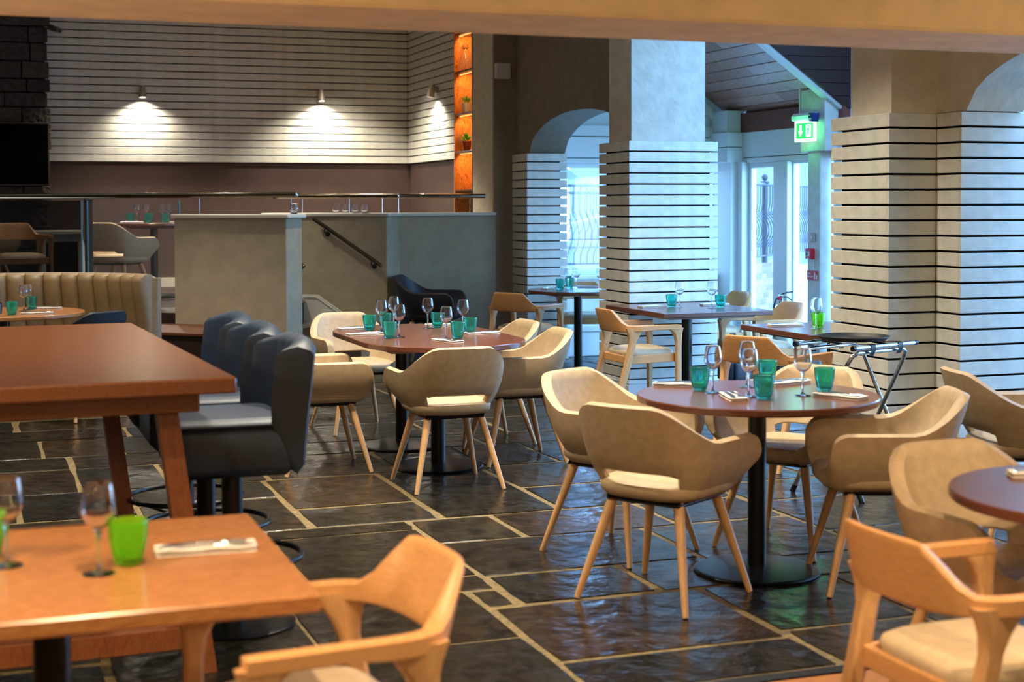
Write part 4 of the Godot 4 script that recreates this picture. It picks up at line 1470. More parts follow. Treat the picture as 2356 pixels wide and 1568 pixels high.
func tables() -> void:
	round_table("round walnut table with black pedestal and four place settings on the right", Vector3(3.053, 0, -5.506), 0.5)
	round_table("round dark walnut table cut off by the right edge", Vector3(2.93, 0, -3.27), 0.45)
	round_table("round dark table under the small arch against the bright window", Vector3(5.31, 0, -13.0), 0.47)
	round_table("round wooden table inside the curved booth", Vector3(0.2, 0, -11.85), 0.58, "honey_wood")
	var u := round_table("small round table on the platform behind the glass", Vector3(1.72, P + 0.02, -15.65), 0.43)
	u.get_child(0).set_meta("label", "dark round top")
	square_table("square walnut table against the middle pillar", Vector3(5.145, 0, -10.385), 0.90, 1.06, "walnut")
	square_table("small square walnut table beside the right pillar", Vector3(5.17, 0, -8.335), 0.87, 0.87, "walnut")
	square_table("large honey-coloured square table in the front left corner", Vector3(0.145, 0, -3.395), 1.01, 0.86, "honey_wood")
	# the oval table with two pedestals
	var t := thing("oval_table", "long oval walnut table on two black pedestals in the middle", "table", Vector3(2.585, 0, -8.79))
	var poly := PackedVector2Array()
	for i in 33:
		var a := PI * i / 32.0
		poly.append(Vector2(cos(a) * 0.48, 0.38 + sin(a) * 0.48))
	for i in 33:
		var a := PI + PI * i / 32.0
		poly.append(Vector2(cos(a) * 0.48, -0.38 + sin(a) * 0.48))
	part("tabletop", G.new().prism(poly, TOP - 0.032, TOP, 1, 0.004).mesh(30), M.walnut, t)
	part("bearer", bearer(0.78), M.walnut, t, Vector3(0, 0, 0.42))
	part("bearer", bearer(0.78), M.walnut, t, Vector3(0, 0, -0.42))
	pedestal(t, -0.05, 0.42, 0.26, 0.042)
	pedestal(t, -0.04, -0.40, 0.26, 0.042)
	# the high table on splayed legs
	var h := thing("high_table", "tall brown wooden table with splayed legs beside the navy stools", "table", Vector3(0.30, 0, -5.78), deg_to_rad(2.2))
	part("tabletop", G.new().box(Vector3(-0.08, 0.975, -0.01), Vector3(0.98, 0.05, 2.36), 0.006).mesh(), M.bar_wood, h)
	part("apron", G.new().box(Vector3(-0.08, 0.915, -0.03), Vector3(0.80, 0.07, 2.12), 0.004).mesh(), M.bar_wood, h)
	for sx in [-1, 1]:
		for sz in [-1, 1]:
			var a := Vector3(-0.08 + 0.32 * sx, 0.90, -0.03 + 0.86 * sz)
			var b := Vector3(-0.08 + 0.44 * sx, 0.0, -0.03 + 0.88 * sz)
			var sec := []
			for q in [0.0, 0.5, 1.0]:
				var c := b.lerp(a, q)
				sec.append([c + Vector3(0.034, 0, 0.034), c + Vector3(-0.034, 0, 0.034), c + Vector3(-0.034, 0, -0.034), c + Vector3(0.034, 0, -0.034)])
			part("leg", G.new().loft(sec).mesh(30), M.bar_leg, h)
	for sz in [-1, 1]:
		part("stretcher", G.new().box(Vector3(-0.08, 0.12, -0.03 + 0.88 * sz), Vector3(0.86, 0.075, 0.05), 0.004).mesh(), M.bar_leg, h)
	# the curved booth
	var bo := thing("booth", "curved tan leather booth with stitched vertical channels on the left", "booth seat", Vector3(0.2, 0, -11.55))
	var step := 0.128
	var cm := _channel(step)
	var k := 0
	for i in range(-12, 14):
		var a := step * i
		part("channel", cm, M.booth, bo, Vector3.ZERO, PI - a + 0.55)
		k += 1
	var g := G.new()
	var o := []
	var inn := []
	for i in 61:
		var a := step * (-12.5 + 26.0 * i / 60.0) - 0.55
		var s := Vector3(sin(a), 0, -cos(a))
		o.append([s * 1.27, s * 1.27 + Vector3(0, 0.5, 0), s * 1.27 + Vector3(0, 0.965, 0)])
		inn.append([s * 1.18, s * 1.18 + Vector3(0, 0.5, 0), s * 1.19 + Vector3(0, 0.965, 0)])
	g.sheet(o, inn, func(_i, _j): return false, 0.02)
	part("outer_back", g.mesh(50), M.booth, bo)
	o = []
	inn = []
	for i in 61:
		var a := step * (-12.5 + 26.0 * i / 60.0) - 0.55
		var s := Vector3(sin(a), 0, -cos(a))
		o.append([s * 0.72 + Vector3(0, 0.10, 0), s * 0.70 + Vector3(0, 0.40, 0), s * 0.73 + Vector3(0, 0.455, 0), s * 1.1 + Vector3(0, 0.455, 0)])
		inn.append([s * 1.1 + Vector3(0, 0.08, 0), s * 1.1 + Vector3(0, 0.2, 0), s * 1.1 + Vector3(0, 0.3, 0), s * 1.1 + Vector3(0, 0.4, 0)])
	part("seat", G.new().sheet(o, inn, func(_i, _j): return false, 0.0).mesh(50), M.booth, bo)


func _channel(step: float) -> ArrayMesh:
	# one padded upright of the booth's back, at the far side of the ring
	var o := []
	var inn := []
	for i in 9:
		var u := i / 8.0
		var a := step * (u - 0.5) * 0.985
		var puff := 0.03 * pow(sin(PI * u), 0.6)
		var s := Vector3(sin(a), 0, cos(a))
		var co := []
		var ci := []
		for q in [[0.44, 0.06], [0.6, 0.05], [0.8, 0.02], [0.93, 0.0], [0.975, 0.012], [0.995, 0.035], [1.0, 0.06]]:
			var r: float = 1.10 + q[1] - puff
			if q[0] > 0.98:
				r = 1.10 + q[1] - puff * 0.5
			co.append(s * r + Vector3(0, q[0], 0))
			ci.append(s * 1.2 + Vector3(0, minf(q[0], 0.985), 0))
		o.append(ci)
		inn.append(co)
	return G.new().sheet(o, inn, func(_i, _j): return false, 0.004).mesh(50)


func settings() -> void:
	# wine glasses: x, z, height of the table, where
	for q in [
			[2.897, -5.602, TOP, "clear wine glass beside the leftmost teal tumbler of the right round table"],
			[2.976, -5.435, TOP, "clear wine glass behind the nearest teal tumbler of the right round table"],
			[3.128, -5.731, TOP, "wine glass at the far middle of the right round table behind another glass"],
			[3.198, -5.386, TOP, "clear wine glass at the right of the right round table, by the long napkin"],
			[2.389, -9.10, TOP, "clear wine glass on the oval table next to its leftmost tumbler"],
			[2.560, -9.44, TOP, "clear wine glass at the far left of the oval table"],
			[2.383, -8.66, TOP, "clear wine glass at the near left of the oval table, right of a tumbler"],
			[2.720, -9.20, TOP, "tall clear wine glass standing at the middle of the oval table"],
			[2.592, -8.385, TOP, "clear wine glass at the near right of the oval table over a napkin"],
			[2.880, -8.96, TOP, "clear wine glass at the far right of the oval table"],
			[5.235, -13.05, TOP, "backlit wine glass on the table under the arch, left of two"],
			[5.36, -13.16, TOP, "backlit wine glass on the table under the arch, right of two"],
			[5.50, -12.92, TOP, "backlit wine glass half hidden by the middle pillar"],
			[5.089, -10.396, TOP, "clear wine glass at the left on the table by the middle pillar"],
			[5.282, -10.233, TOP, "clear wine glass at the right on the table by the middle pillar"],
			[5.005, -8.27, TOP, "clear wine glass beside the lime tumbler at the right pillar"],
			[0.239, -3.297, TOP, "large blurred wine glass on the front table beside the lime tumbler"],
			[0.055, -3.440, TOP, "large blurred wine glass on the front table at the left edge"],
			[0.12, -11.98, TOP, "wine glass on the booth table at the left edge"],
			[0.340, -11.90, TOP, "wine glass on the booth table, left of an overlapping pair"],
			[0.375, -12.02, TOP, "wine glass on the booth table, right of an overlapping pair"],
			[1.56, -15.72, P + 0.02 + TOP, "wine glass on the platform table, leftmost"],
			[1.655, -15.72, P + 0.02 + TOP, "wine glass on the platform table, second from the left"],
			[1.80, -15.60, P + 0.02 + TOP, "wine glass on the platform table, third from the left"],
			[1.88, -15.72, P + 0.02 + TOP, "wine glass on the platform table next to the half wall"]]:
		put("wine_glass", wine_glass, "wine_glass", "wine glass", Vector3(q[0], q[2] + 0.0004, q[1]), 0.0, q[3], "wine glasses")
	var tm := tumbler_mesh()
	for q in [
			[2.885, -5.70, TOP, 0, "ribbed teal tumbler at the left of the right round table"],
			[2.994, -5.346, TOP, 0, "ribbed teal tumbler nearest the camera on the right round table"],
			[3.366, -5.493, TOP, 0, "ribbed teal tumbler at the right of the right round table"],
			[3.30, -5.86, TOP, 0, "ribbed teal tumbler at the back of the right round table, behind a wine glass"],
			[2.340, -9.21, TOP, 0, "ribbed teal tumbler leftmost on the oval table"],
			[2.311, -8.613, TOP, 0, "ribbed teal tumbler at the near left of the oval table"],
			[2.470, -9.32, TOP, 0, "ribbed teal tumbler on the oval table half hidden behind a wine glass"],
			[2.800, -9.25, TOP, 0, "ribbed teal tumbler at the far middle of the oval table"],
			[2.687, -8.464, TOP, 0, "ribbed teal tumbler at the near right of the oval table"],
			[2.862, -8.76, TOP, 0, "ribbed teal tumbler rightmost on the oval table"],
			[5.155, -13.06, TOP, 0, "backlit turquoise tumbler on the table under the arch, the nearer one"],
			[5.33, -13.26, TOP, 0, "backlit turquoise tumbler on the table under the arch, behind the wine glass"],
			[5.047, -10.45, TOP, 0, "ribbed teal tumbler at the left on the table by the middle pillar"],
			[5.375, -10.27, TOP, 0, "ribbed teal tumbler at the right on the table by the middle pillar"],
			[5.06, -8.335, TOP, 1, "bright lime tumbler on the small table beside the right pillar"],
			[0.307, -3.363, TOP, 1, "large blurred lime green tumbler on the front left table"],
			[0.015, -3.56, TOP, 1, "lime green tumbler cut off by the left edge of the front table"],
			[0.245, -11.50, TOP, 0, "teal tumbler on the booth table, the nearer one"],
			[0.40, -12.10, TOP, 0, "teal tumbler on the booth table behind the pair of wine glasses"],
			[1.50, -15.80, P + 0.02 + TOP, 0, "green tumbler on the platform table, leftmost"],
			[1.645, -15.45, P + 0.02 + TOP, 0, "green tumbler on the platform table, the nearest one"],
			[1.85, -15.80, P + 0.02 + TOP, 0, "green tumbler on the platform table next to the half wall"]]:
		var o := part("tumbler", tm, M.lime_glass if q[3] else M.teal_glass)
		o.position = Vector3(q[0], q[2] + 0.0004, q[1])
		tag(o, q[4], "tumbler", "ribbed tumblers")
	# stemless glasses on the half walls
	var gi := 0
	for q in [[2.558, -12.640], [3.357, -14.525], [3.427, -14.415], [3.499, -14.315], [3.574, -14.235]]:
		put("stemless", stemless, "stemless_glass", "glass", Vector3(q[0], 1.4605, q[1]), 0.0, ["stemless glass alone on the front corner of the beige half wall", "stemless glass on the wall behind the stair, leftmost of four", "stemless glass on the wall behind the stair, second of four from the left", "stemless glass on the wall behind the stair, third of four from the left", "stemless glass on the wall behind the stair, rightmost of four"][gi], "stemless glasses on the half walls")
		gi += 1
	# napkins with cutlery: ends a and b, table height, where
	var nm := napkin_mesh()
	var fm := fork_mesh()
	var km := knife_mesh()
	for q in [
			[2.80, -5.92, 2.95, -5.83, TOP, "at the left back of the right round table"],
			[2.93, -5.55, 2.86, -5.29, TOP, "at the front of the right round table"],
			[3.253, -5.40, 3.36, -5.16, TOP, "at the right front of the right round table"],
			[3.24, -5.74, 3.46, -5.80, TOP, "at the back of the right round table"],
			[2.18, -9.30, 2.37, -9.33, TOP, "at the far left of the oval table"],
			[2.12, -8.86, 2.33, -8.89, TOP, "at the near left of the oval table"],
			[2.52, -8.38, 2.60, -8.14, TOP, "at the near end of the oval table"],
			[2.80, -8.66, 3.02, -8.70, TOP, "at the right of the oval table"],
			[2.80, -9.42, 2.95, -9.36, TOP, "at the far end of the oval table"],
			[4.99, -13.05, 5.12, -13.2, TOP, "at the left of the table under the arch"],
			[5.42, -13.28, 5.58, -13.2, TOP, "at the right of the table under the arch"],
			[4.79, -10.47, 5.01, -10.50, TOP, "at the left of the table by the middle pillar"],
			[5.34, -10.52, 5.56, -10.50, TOP, "at the right of the table by the middle pillar"],
			[4.83, -8.55, 5.05, -8.53, TOP, "on the small table beside the right pillar"],
			[0.37, -3.44, 0.60, -3.425, TOP, "on the front left table, large and blurred"],
			[0.42, -12.15, 0.60, -12.06, TOP, "on the booth table, the farther one"],
			[0.31, -11.55, 0.53, -11.50, TOP, "on the booth table, the nearer one"],
			[1.40, -15.62, 1.60, -15.60, P + 0.02 + TOP, "at the left of the platform table"],
			[1.90, -15.45, 2.05, -15.5, P + 0.02 + TOP, "at the right of the platform table"],
			[2.82, -3.57, 3.0, -3.49, TOP, "on the round table at the right edge"]]:
		var a := Vector2(q[0], q[1])
		var b := Vector2(q[2], q[3])
		var mid := (a + b) * 0.5
		var ang := -(b - a).angle()
		var n := part("napkin", nm, M.linen)
		n.position = Vector3(mid.x, q[4] + 0.0004, mid.y)
		n.rotation.y = ang
		tag(n, "folded pale napkin " + q[5], "napkin", "folded napkins")
		var side := Vector3(sin(ang), 0, cos(ang))
		for e in 2:
			var c := part("fork" if e == 0 else "knife", fm if e == 0 else km, M.steel)
			c.position = n.position + Vector3(0, 0.0142, 0) + side * (-0.016 if e == 0 else 0.014)
			c.rotation.y = ang + (0.04 if e == 0 else -0.03)
			tag(c, ("steel fork lying on the napkin " if e == 0 else "steel knife lying on the napkin ") + q[5], "fork" if e == 0 else "knife", "cutlery on the napkins")


func small_things() -> void:
	# condiment jar on the booth table
	var j := thing("candle_jar", "dark brown candle jar on the booth table at the left edge", "candle holder", Vector3(0.15, TOP + 0.0004, -11.72))
	part("jar", G.new().lathe([[0, 0], [0.026, 0], [0.03, 0.004], [0.031, 0.06], [0.028, 0.075], [0.025, 0.08], [0.025, 0.01], [0, 0.01]], 24).mesh(), M.candle_jar, j)
	part("candle", G.new().lathe([[0, 0.01], [0.024, 0.01], [0.024, 0.05], [0, 0.052]], 20).mesh(), M.linen, j)
	# folding tray stand and tray
	var ts := thing("tray_stand", "folding chrome tray stand with black straps beside the right pillar", "tray stand", Vector3(4.40, 0, -6.87), deg_to_rad(21))
	var hw := 0.245
	for sz in [-1, 1]:
		var f := []
		# each frame: a bent tube, feet on one side, top bar on the other
		for p in [Vector3(-hw, 0.012, 0.21 * sz), Vector3(-hw, 0.70, -0.135 * sz), Vector3(-hw + 0.012, 0.745, -0.158 * sz), Vector3(-hw + 0.05, 0.762, -0.166 * sz), Vector3(hw - 0.05, 0.762, -0.166 * sz), Vector3(hw - 0.012, 0.745, -0.158 * sz), Vector3(hw, 0.70, -0.135 * sz), Vector3(hw, 0.012, 0.21 * sz)]:
			f.append(p + Vector3(0.012 * sz, 0, 0))
		part("frame", G.new().tube(f, 0.0115, 12).mesh(60), M.chrome, ts)
		part("top_bar", G.new().tube([Vector3(-hw - 0.02, 0.79, -0.185 * sz), Vector3(hw + 0.02, 0.79, -0.185 * sz)], 0.0125, 12).mesh(), M.chrome, ts)
		for sx in [-1, 1]:
			part("bar_cap", G.new().tube([Vector3((hw + 0.015) * sx, 0.79, -0.185 * sz), Vector3((hw + 0.035) * sx, 0.79, -0.185 * sz)], 0.0145, 12).mesh(), M.black_plastic, ts)
			part("foot", G.new().tube([Vector3(hw * sx + 0.012 * sz, 0.0, 0.216 * sz), Vector3(hw * sx + 0.012 * sz, 0.04, 0.196 * sz)], 0.0145, 12).mesh(), M.black_plastic, ts)
	for x in [-0.12, 0.12]:
		var o := []
		var inn := []
		for p in [[0.745, 0.185], [0.77, 0.20], [0.80, 0.20], [0.806, 0.18], [0.80, 0.10], [0.795, 0.0], [0.80, -0.10], [0.806, -0.18], [0.80, -0.20], [0.77, -0.20], [0.745, -0.185]]:
			o.append([Vector3(x - 0.02, p[0], p[1]), Vector3(x + 0.02, p[0], p[1])])
			inn.append([Vector3(x - 0.02, p[0] - 0.003, p[1] * 0.985), Vector3(x + 0.02, p[0] - 0.003, p[1] * 0.985)])
		part("strap", G.new().sheet(o, inn, func(_i, _j): return false, 0.0).mesh(), M.black_plastic, ts)
	var tr := thing("tray", "round black serving tray lying on the folding stand", "tray", Vector3(4.385, 0.808, -6.87))
	part("plate", G.new().lathe([[0, 0], [0.165, 0], [0.186, 0.02], [0.19, 0.02], [0.19, 0.024], [0.183, 0.024], [0.163, 0.005], [0, 0.005]], 40).mesh(), M.tray_rubber, tr)
	# fire extinguisher
	var fe := thing("fire_extinguisher", "polished steel fire extinguisher standing at the cream post", "fire extinguisher", Vector3(7.18, 0.0, -12.50))
	part("cylinder", G.new().lathe([[0, 0.10], [0.07, 0.10], [0.076, 0.115], [0.076, 0.50], [0.068, 0.545], [0.045, 0.575], [0.022, 0.585], [0.022, 0.62], [0, 0.62]], 28).mesh(45), M.chrome, fe)
	part("stand", G.new().lathe([[0, 0], [0.10, 0], [0.10, 0.03], [0.078, 0.05], [0.078, 0.11], [0, 0.11]], 24).mesh(), M.black_plastic, fe)
	part("valve", G.new().box(Vector3(0, 0.645, 0), Vector3(0.035, 0.06, 0.035), 0.006).mesh(), M.steel, fe)
	part("lever", G.new().tube([Vector3(0, 0.675, 0), Vector3(0.05, 0.70, 0.04), Vector3(0.09, 0.705, 0.075)], 0.006, 8).mesh(), M.black_metal, fe)
	part("handle", G.new().tube([Vector3(0, 0.655, 0), Vector3(0.05, 0.655, 0.04), Vector3(0.085, 0.62, 0.07)], 0.006, 8).mesh(), M.black_metal, fe)
	part("gauge", G.new().lathe([[0, 0], [0.018, 0], [0.018, 0.012], [0, 0.012]], 16, Transform3D(Basis(Vector3(1, 0, 0), PI / 2), Vector3(-0.028, 0.645, 0.012))).mesh(), M.red_plastic, fe)
	part("hose", G.new().tube([Vector3(-0.01, 0.65, 0.01), Vector3(-0.06, 0.64, 0.02), Vector3(-0.088, 0.58, 0.03), Vector3(-0.092, 0.45, 0.03), Vector3(-0.085, 0.28, 0.03)], 0.009, 8).mesh(60), M.black_plastic, fe)
	part("label", G.new().lathe([[0.0765, 0.20], [0.0775, 0.20], [0.0775, 0.40], [0.0765, 0.40]], 28, Transform3D(), true).mesh(), M.label_cream, fe)
	# call point, switch, sign on the post
	var cpx := 7.356
	var cp := thing("fire_call_point", "red break-glass fire alarm box on the cream post", "fire alarm", Vector3(cpx, 1.07, -12.235), -PI / 2)
	part("case", G.new().box(Vector3(0, 0, 0.02), Vector3(0.105, 0.10, 0.045), 0.006).mesh(), M.red_plastic, cp)
	part("window", G.new().box(Vector3(0, -0.003, 0.043), Vector3(0.05, 0.045, 0.006), 0.002).mesh(), M.white_plastic, cp)
	part("window_mark", G.new().box(Vector3(-0.012, -0.003, 0.047), Vector3(0.016, 0.030, 0.003)).mesh(), M.black_plastic, cp)
	part("tab", G.new().box(Vector3(0.0, -0.043, 0.043), Vector3(0.035, 0.014, 0.004)).mesh(), M.white_plastic, cp)
	var nt := thing("notice", "small white notice below the red fire alarm box", "notice", Vector3(cpx, 0.965, -12.225), -PI / 2)
	part("sheet", G.new().box(Vector3(0, 0, 0.002), Vector3(0.07, 0.10, 0.003)).mesh(), M.white_plastic, nt)
	for i in 4:
		part("text_line", G.new().box(Vector3(0, 0.03 - 0.02 * i, 0.004), Vector3(0.05, 0.004, 0.001)).mesh(), M.grey_plastic, nt)
	var sw := thing("key_switch", "small grey metal switch plate above the fire alarm box", "switch", Vector3(cpx, 1.222, -12.215), -PI / 2)
	part("plate", G.new().box(Vector3(0, 0, 0.006), Vector3(0.085, 0.085, 0.012), 0.004).mesh(), M.aluminium, sw)
	part("key_slot", G.new().lathe([[0, 0], [0.012, 0], [0.012, 0.006], [0, 0.006]], 16, Transform3D(Basis(Vector3(1, 0, 0), PI / 2), Vector3(0, 0, 0.012))).mesh(), M.steel, sw)
	var fs := thing("fire_sign", "red fire extinguisher sign on the cream post", "sign", Vector3(cpx, 0.868, -12.218), -PI / 2)
	part("plate", G.new().box(Vector3(0, 0, 0.003), Vector3(0.19, 0.085, 0.004), 0.001).mesh(), M.red_plastic, fs)
	_text(fs, "Fire", Vector3(-0.052, 0.016, 0.0055), 0.022, M.white_plastic)
	_text(fs, "extinguisher", Vector3(-0.035, -0.012, 0.0055), 0.016, M.white_plastic)
	part("pictogram_body", G.new().prism(PackedVector2Array([Vector2(0.032, -0.035), Vector2(0.052, -0.035), Vector2(0.052, 0.018), Vector2(0.046, 0.026), Vector2(0.046, 0.036), Vector2(0.038, 0.036), Vector2(0.038, 0.026), Vector2(0.032, 0.018)]), 0.005, 0.006, 2).mesh(), M.white_plastic, fs)
	part("pictogram_flame", G.new().prism(PackedVector2Array([Vector2(0.066, -0.035), Vector2(0.086, -0.035), Vector2(0.088, -0.01), Vector2(0.080, 0.012), Vector2(0.076, -0.004), Vector2(0.070, 0.004), Vector2(0.064, -0.015)]), 0.005, 0.006, 2).mesh(), M.white_plastic, fs)
	# lit exit sign
	var ex := thing("exit_sign", "lit green exit sign with down arrow and running figure", "exit sign", Vector3(7.35, 2.235, -12.29), -PI / 2 + 0.12)
	part("housing", G.new().prism(PackedVector2Array([Vector2(0.0, 0.075), Vector2(0.0, 0.145), Vector2(0.05, 0.145), Vector2(0.075, 0.12), Vector2(0.075, 0.085), Vector2(0.06, 0.075)]), -0.17, 0.17, 0, 0.003).mesh(), M.white_plastic, ex)
	part("panel", G.new().box(Vector3(0.0, -0.02, 0.04), Vector3(0.31, 0.20, 0.012), 0.002).mesh(), M.exit_white, ex)
	part("green_field", G.new().box(Vector3(0.0, -0.02, 0.0475), Vector3(0.25, 0.145, 0.003)).mesh(), M.exit_green, ex)
	part("arrow", G.new().prism(PackedVector2Array([Vector2(-0.075, 0.035), Vector2(-0.045, 0.035), Vector2(-0.045, -0.02), Vector2(-0.025, -0.02), Vector2(-0.06, -0.075), Vector2(-0.095, -0.02), Vector2(-0.075, -0.02)]), 0.049, 0.051, 2).mesh(), M.exit_white, ex)
	part("doorway", G.new().box(Vector3(0.06, -0.02, 0.050), Vector3(0.075, 0.115, 0.002)).mesh(), M.exit_white, ex)
	part("running_figure", G.new().prism(PackedVector2Array([Vector2(0.05, 0.005), Vector2(0.068, 0.012), Vector2(0.078, -0.01), Vector2(0.068, -0.012), Vector2(0.066, -0.03), Vector2(0.082, -0.052), Vector2(0.072, -0.058), Vector2(0.056, -0.036), Vector2(0.042, -0.066), Vector2(0.033, -0.06), Vector2(0.048, -0.028), Vector2(0.05, -0.006), Vector2(0.04, -0.018), Vector2(0.033, -0.012)]), 0.051, 0.053, 2).mesh(), M.exit_green, ex)
	part("figure_head", G.new().lathe([[0, 0], [0.009, 0], [0.009, 0.002], [0, 0.002]], 14, Transform3D(Basis(Vector3(1, 0, 0), PI / 2), Vector3(0.064, 0.022, 0.051))).mesh(), M.exit_green, ex)
	var gl := OmniLight3D.new()
	gl.name = "glow"
	gl.light_color = Color(0.35, 1.0, 0.55)
	gl.light_energy = 0.10
	gl.omni_attenuation = 2.0
	gl.omni_range = 8.0
	gl.light_size = 0.08
	gl.shadow_enabled = true
	ex.add_child(gl, true)
	gl.position = Vector3(0, -0.02, 0.14)
	var bb := thing("alarm_sensor", "small blue sensor with a green light at the corner of the exit sign", "sensor", Vector3(7.27, 2.335, -12.085), -PI / 2)
	part("case", G.new().prism(PackedVector2Array([Vector2(-0.035, 0.035), Vector2(0.035, 0.035), Vector2(0.035, -0.02), Vector2(0.02, -0.045), Vector2(-0.02, -0.045), Vector2(-0.035, -0.02)]), -0.05, 0.03, 2, 0.004).mesh(), M.blue_plastic, bb)
	part("face_label", G.new().box(Vector3(0, -0.02, 0.031), Vector3(0.045, 0.018, 0.003)).mesh(), M.white_plastic, bb)
	part("indicator", G.new().box(Vector3(-0.015, 0.015, 0.031), Vector3(0.012, 0.012, 0.004), 0.002).mesh(), M.exit_green, bb)
	tag(part("cable", G.new().tube([Vector3(7.30, 2.66, -12.32), Vector3(7.32, 2.66, -12.42), Vector3(7.34, 2.62, -12.44), Vector3(7.345, 2.36, -12.44)], 0.008, 8).mesh(60), M.white_plastic), "white cable running down to the exit sign", "cable")
	# wall speaker, camera, sockets
	var sp := thing("speaker", "small square grey speaker high on the dark corner wall", "speaker", Vector3(5.02, 2.88, -14.315))
	part("case", G.new().box(Vector3(0, 0, 0.03), Vector3(0.16, 0.16, 0.06), 0.008).mesh(), M.grey_plastic, sp)
	part("grille", G.new().box(Vector3(0, 0, 0.062), Vector3(0.14, 0.14, 0.006), 0.002).mesh(), M.grey_plastic, sp)
	var cc := thing("security_camera", "small grey security camera under the beam above the stone chimney", "camera", Vector3(0.84, 3.5, -17.575))
	part("arm", G.new().tube([Vector3(-0.05, 0.08, 0.0), Vector3(0, 0.02, 0.08), Vector3(0.02, 0, 0.14)], 0.014, 8).mesh(), M.aluminium, cc)
	part("body", G.new().tube([Vector3(-0.02, 0.02, 0.10), Vector3(0.07, -0.03, 0.24)], 0.035, 14).mesh(), M.aluminium, cc)
	part("lens", G.new().tube([Vector3(0.07, -0.03, 0.24), Vector3(0.075, -0.033, 0.248)], 0.026, 14).mesh(), M.black_plastic, cc)
	var so := thing("socket", "double wall socket with black holes low on the right slatted wall", "socket", Vector3(5.356, 0.197, -6.989))
	part("plate", G.new().box(Vector3(0, 0, 0.006), Vector3(0.148, 0.090, 0.012), 0.004).mesh(), M.socket_plate, so)
	for sx in [-1, 1]:
		part("hole", G.new().box(Vector3(0.042 * sx, 0.010, 0.0125), Vector3(0.010, 0.018, 0.002)).mesh(), M.black_plastic, so)
		for e in [-1, 1]:
			part("hole", G.new().box(Vector3(0.042 * sx + 0.012 * e, -0.017, 0.0125), Vector3(0.015, 0.012, 0.002)).mesh(), M.black_plastic, so)
		part("rocker", G.new().box(Vector3(0.010 * sx, 0.027, 0.015), Vector3(0.014, 0.024, 0.008), 0.002).mesh(), M.steel, so)
	# bag under the chair
	var bg := thing("backpack", "dark navy backpack on the floor between the chairs by the middle pillar", "bag", Vector3(6.0, 0, -11.25), 0.4)
	var secs := []
	for r in [[0.0, 0.13, 0.09], [0.03, 0.155, 0.11], [0.15, 0.16, 0.12], [0.28, 0.15, 0.105], [0.36, 0.12, 0.08], [0.40, 0.06, 0.04]]:
		var ring := []
		for i in 20:
			var a := TAU * i / 20.0
			var wob := 1.0 + 0.05 * sin(a * 3.0 + r[0] * 20.0)
			ring.append(Vector3(signf(cos(a)) * pow(absf(cos(a)), 0.6) * r[1] * wob, r[0], signf(sin(a)) * pow(absf(sin(a)), 0.6) * r[2] * wob))
		secs.append(ring)
	part("body", G.new().loft(secs).mesh(60), M.nylon, bg)
	part("pocket", G.new().box(Vector3(0, 0.13, 0.12), Vector3(0.22, 0.17, 0.05), 0.02).mesh(60), M.nylon, bg)
	part("strap", G.new().tube([Vector3(-0.05, 0.38, 0), Vector3(-0.02, 0.44, 0), Vector3(0.03, 0.44, 0), Vector3(0.05, 0.38, 0)], 0.01, 8).mesh(60), M.nylon, bg)
	# things on the lit shelves
	var bt := thing("bottle", "clear glass bottle with a cork on the top lit shelf", "bottle", Vector3(5.04, 2.986, -15.56))
	part("glass", G.new().lathe([[0, 0], [0.06, 0], [0.066, 0.01], [0.064, 0.09], [0.045, 0.16], [0.024, 0.20], [0.022, 0.25]], 24).mesh(60), M.bowl_glass, bt)
	part("cork", G.new().lathe([[0, 0.235], [0.02, 0.235], [0.034, 0.25], [0.034, 0.285], [0, 0.285]], 18).mesh(), M.cork, bt)
	var gw: Node3D = copy(protos["wine_glass"], "wine_glass", Vector3(5.01, 2.1185, -15.63), 0.0, "wine glass on the third lit shelf beside the terracotta pot")
	gw.set_meta("group", "wine glasses")
	for q in [[Vector3(5.03, 2.5305, -15.50), "white pot with a small green plant on the second lit shelf", M.white_plastic], [Vector3(5.03, 2.1185, -15.48), "terracotta pot with a small green plant on the third lit shelf", M.terracotta]]:
		var pp := thing("potted_plant", q[1], "potted plant", q[0])
		part("pot", G.new().lathe([[0, 0], [0.036, 0], [0.05, 0.105], [0.045, 0.105], [0.038, 0.09], [0, 0.09]], 24).mesh(), q[2], pp)
		var lv := G.new()
		for i in 26:
			var a := rng.randf() * TAU
			var e := rng.randf_range(0.3, 1.3)
			var d := Vector3(cos(a) * cos(e), sin(e), sin(a) * cos(e))
			var c := Vector3(0, 0.09, 0) + d * 0.03
			var u := d * rng.randf_range(0.05, 0.10)
			var w := u.cross(Vector3.UP).normalized() * 0.014
			var k0 := lv.add(c)
			var k1 := lv.add(c + u * 0.5 + w)
			var k2 := lv.add(c + u)
			var k3 := lv.add(c + u * 0.5 - w + Vector3(0, 0.004, 0))
			lv.tri(k0, k1, k2)
			lv.tri(k0, k2, k3)
		part("leaves", lv.mesh(), M.leaf, pp)


func _text(parent: Node, s: String, at: Vector3, h: float, mat: Material) -> void:
	var tm := TextMesh.new()
	var f := SystemFont.new()
	f.font_names = PackedStringArray(["Droid Sans"])
	tm.font = f
	tm.text = s
	tm.font_size = 32
	tm.pixel_size = h / 32.0 * 1.2
	tm.depth = 0.001
	part("lettering", tm, mat, parent, at)


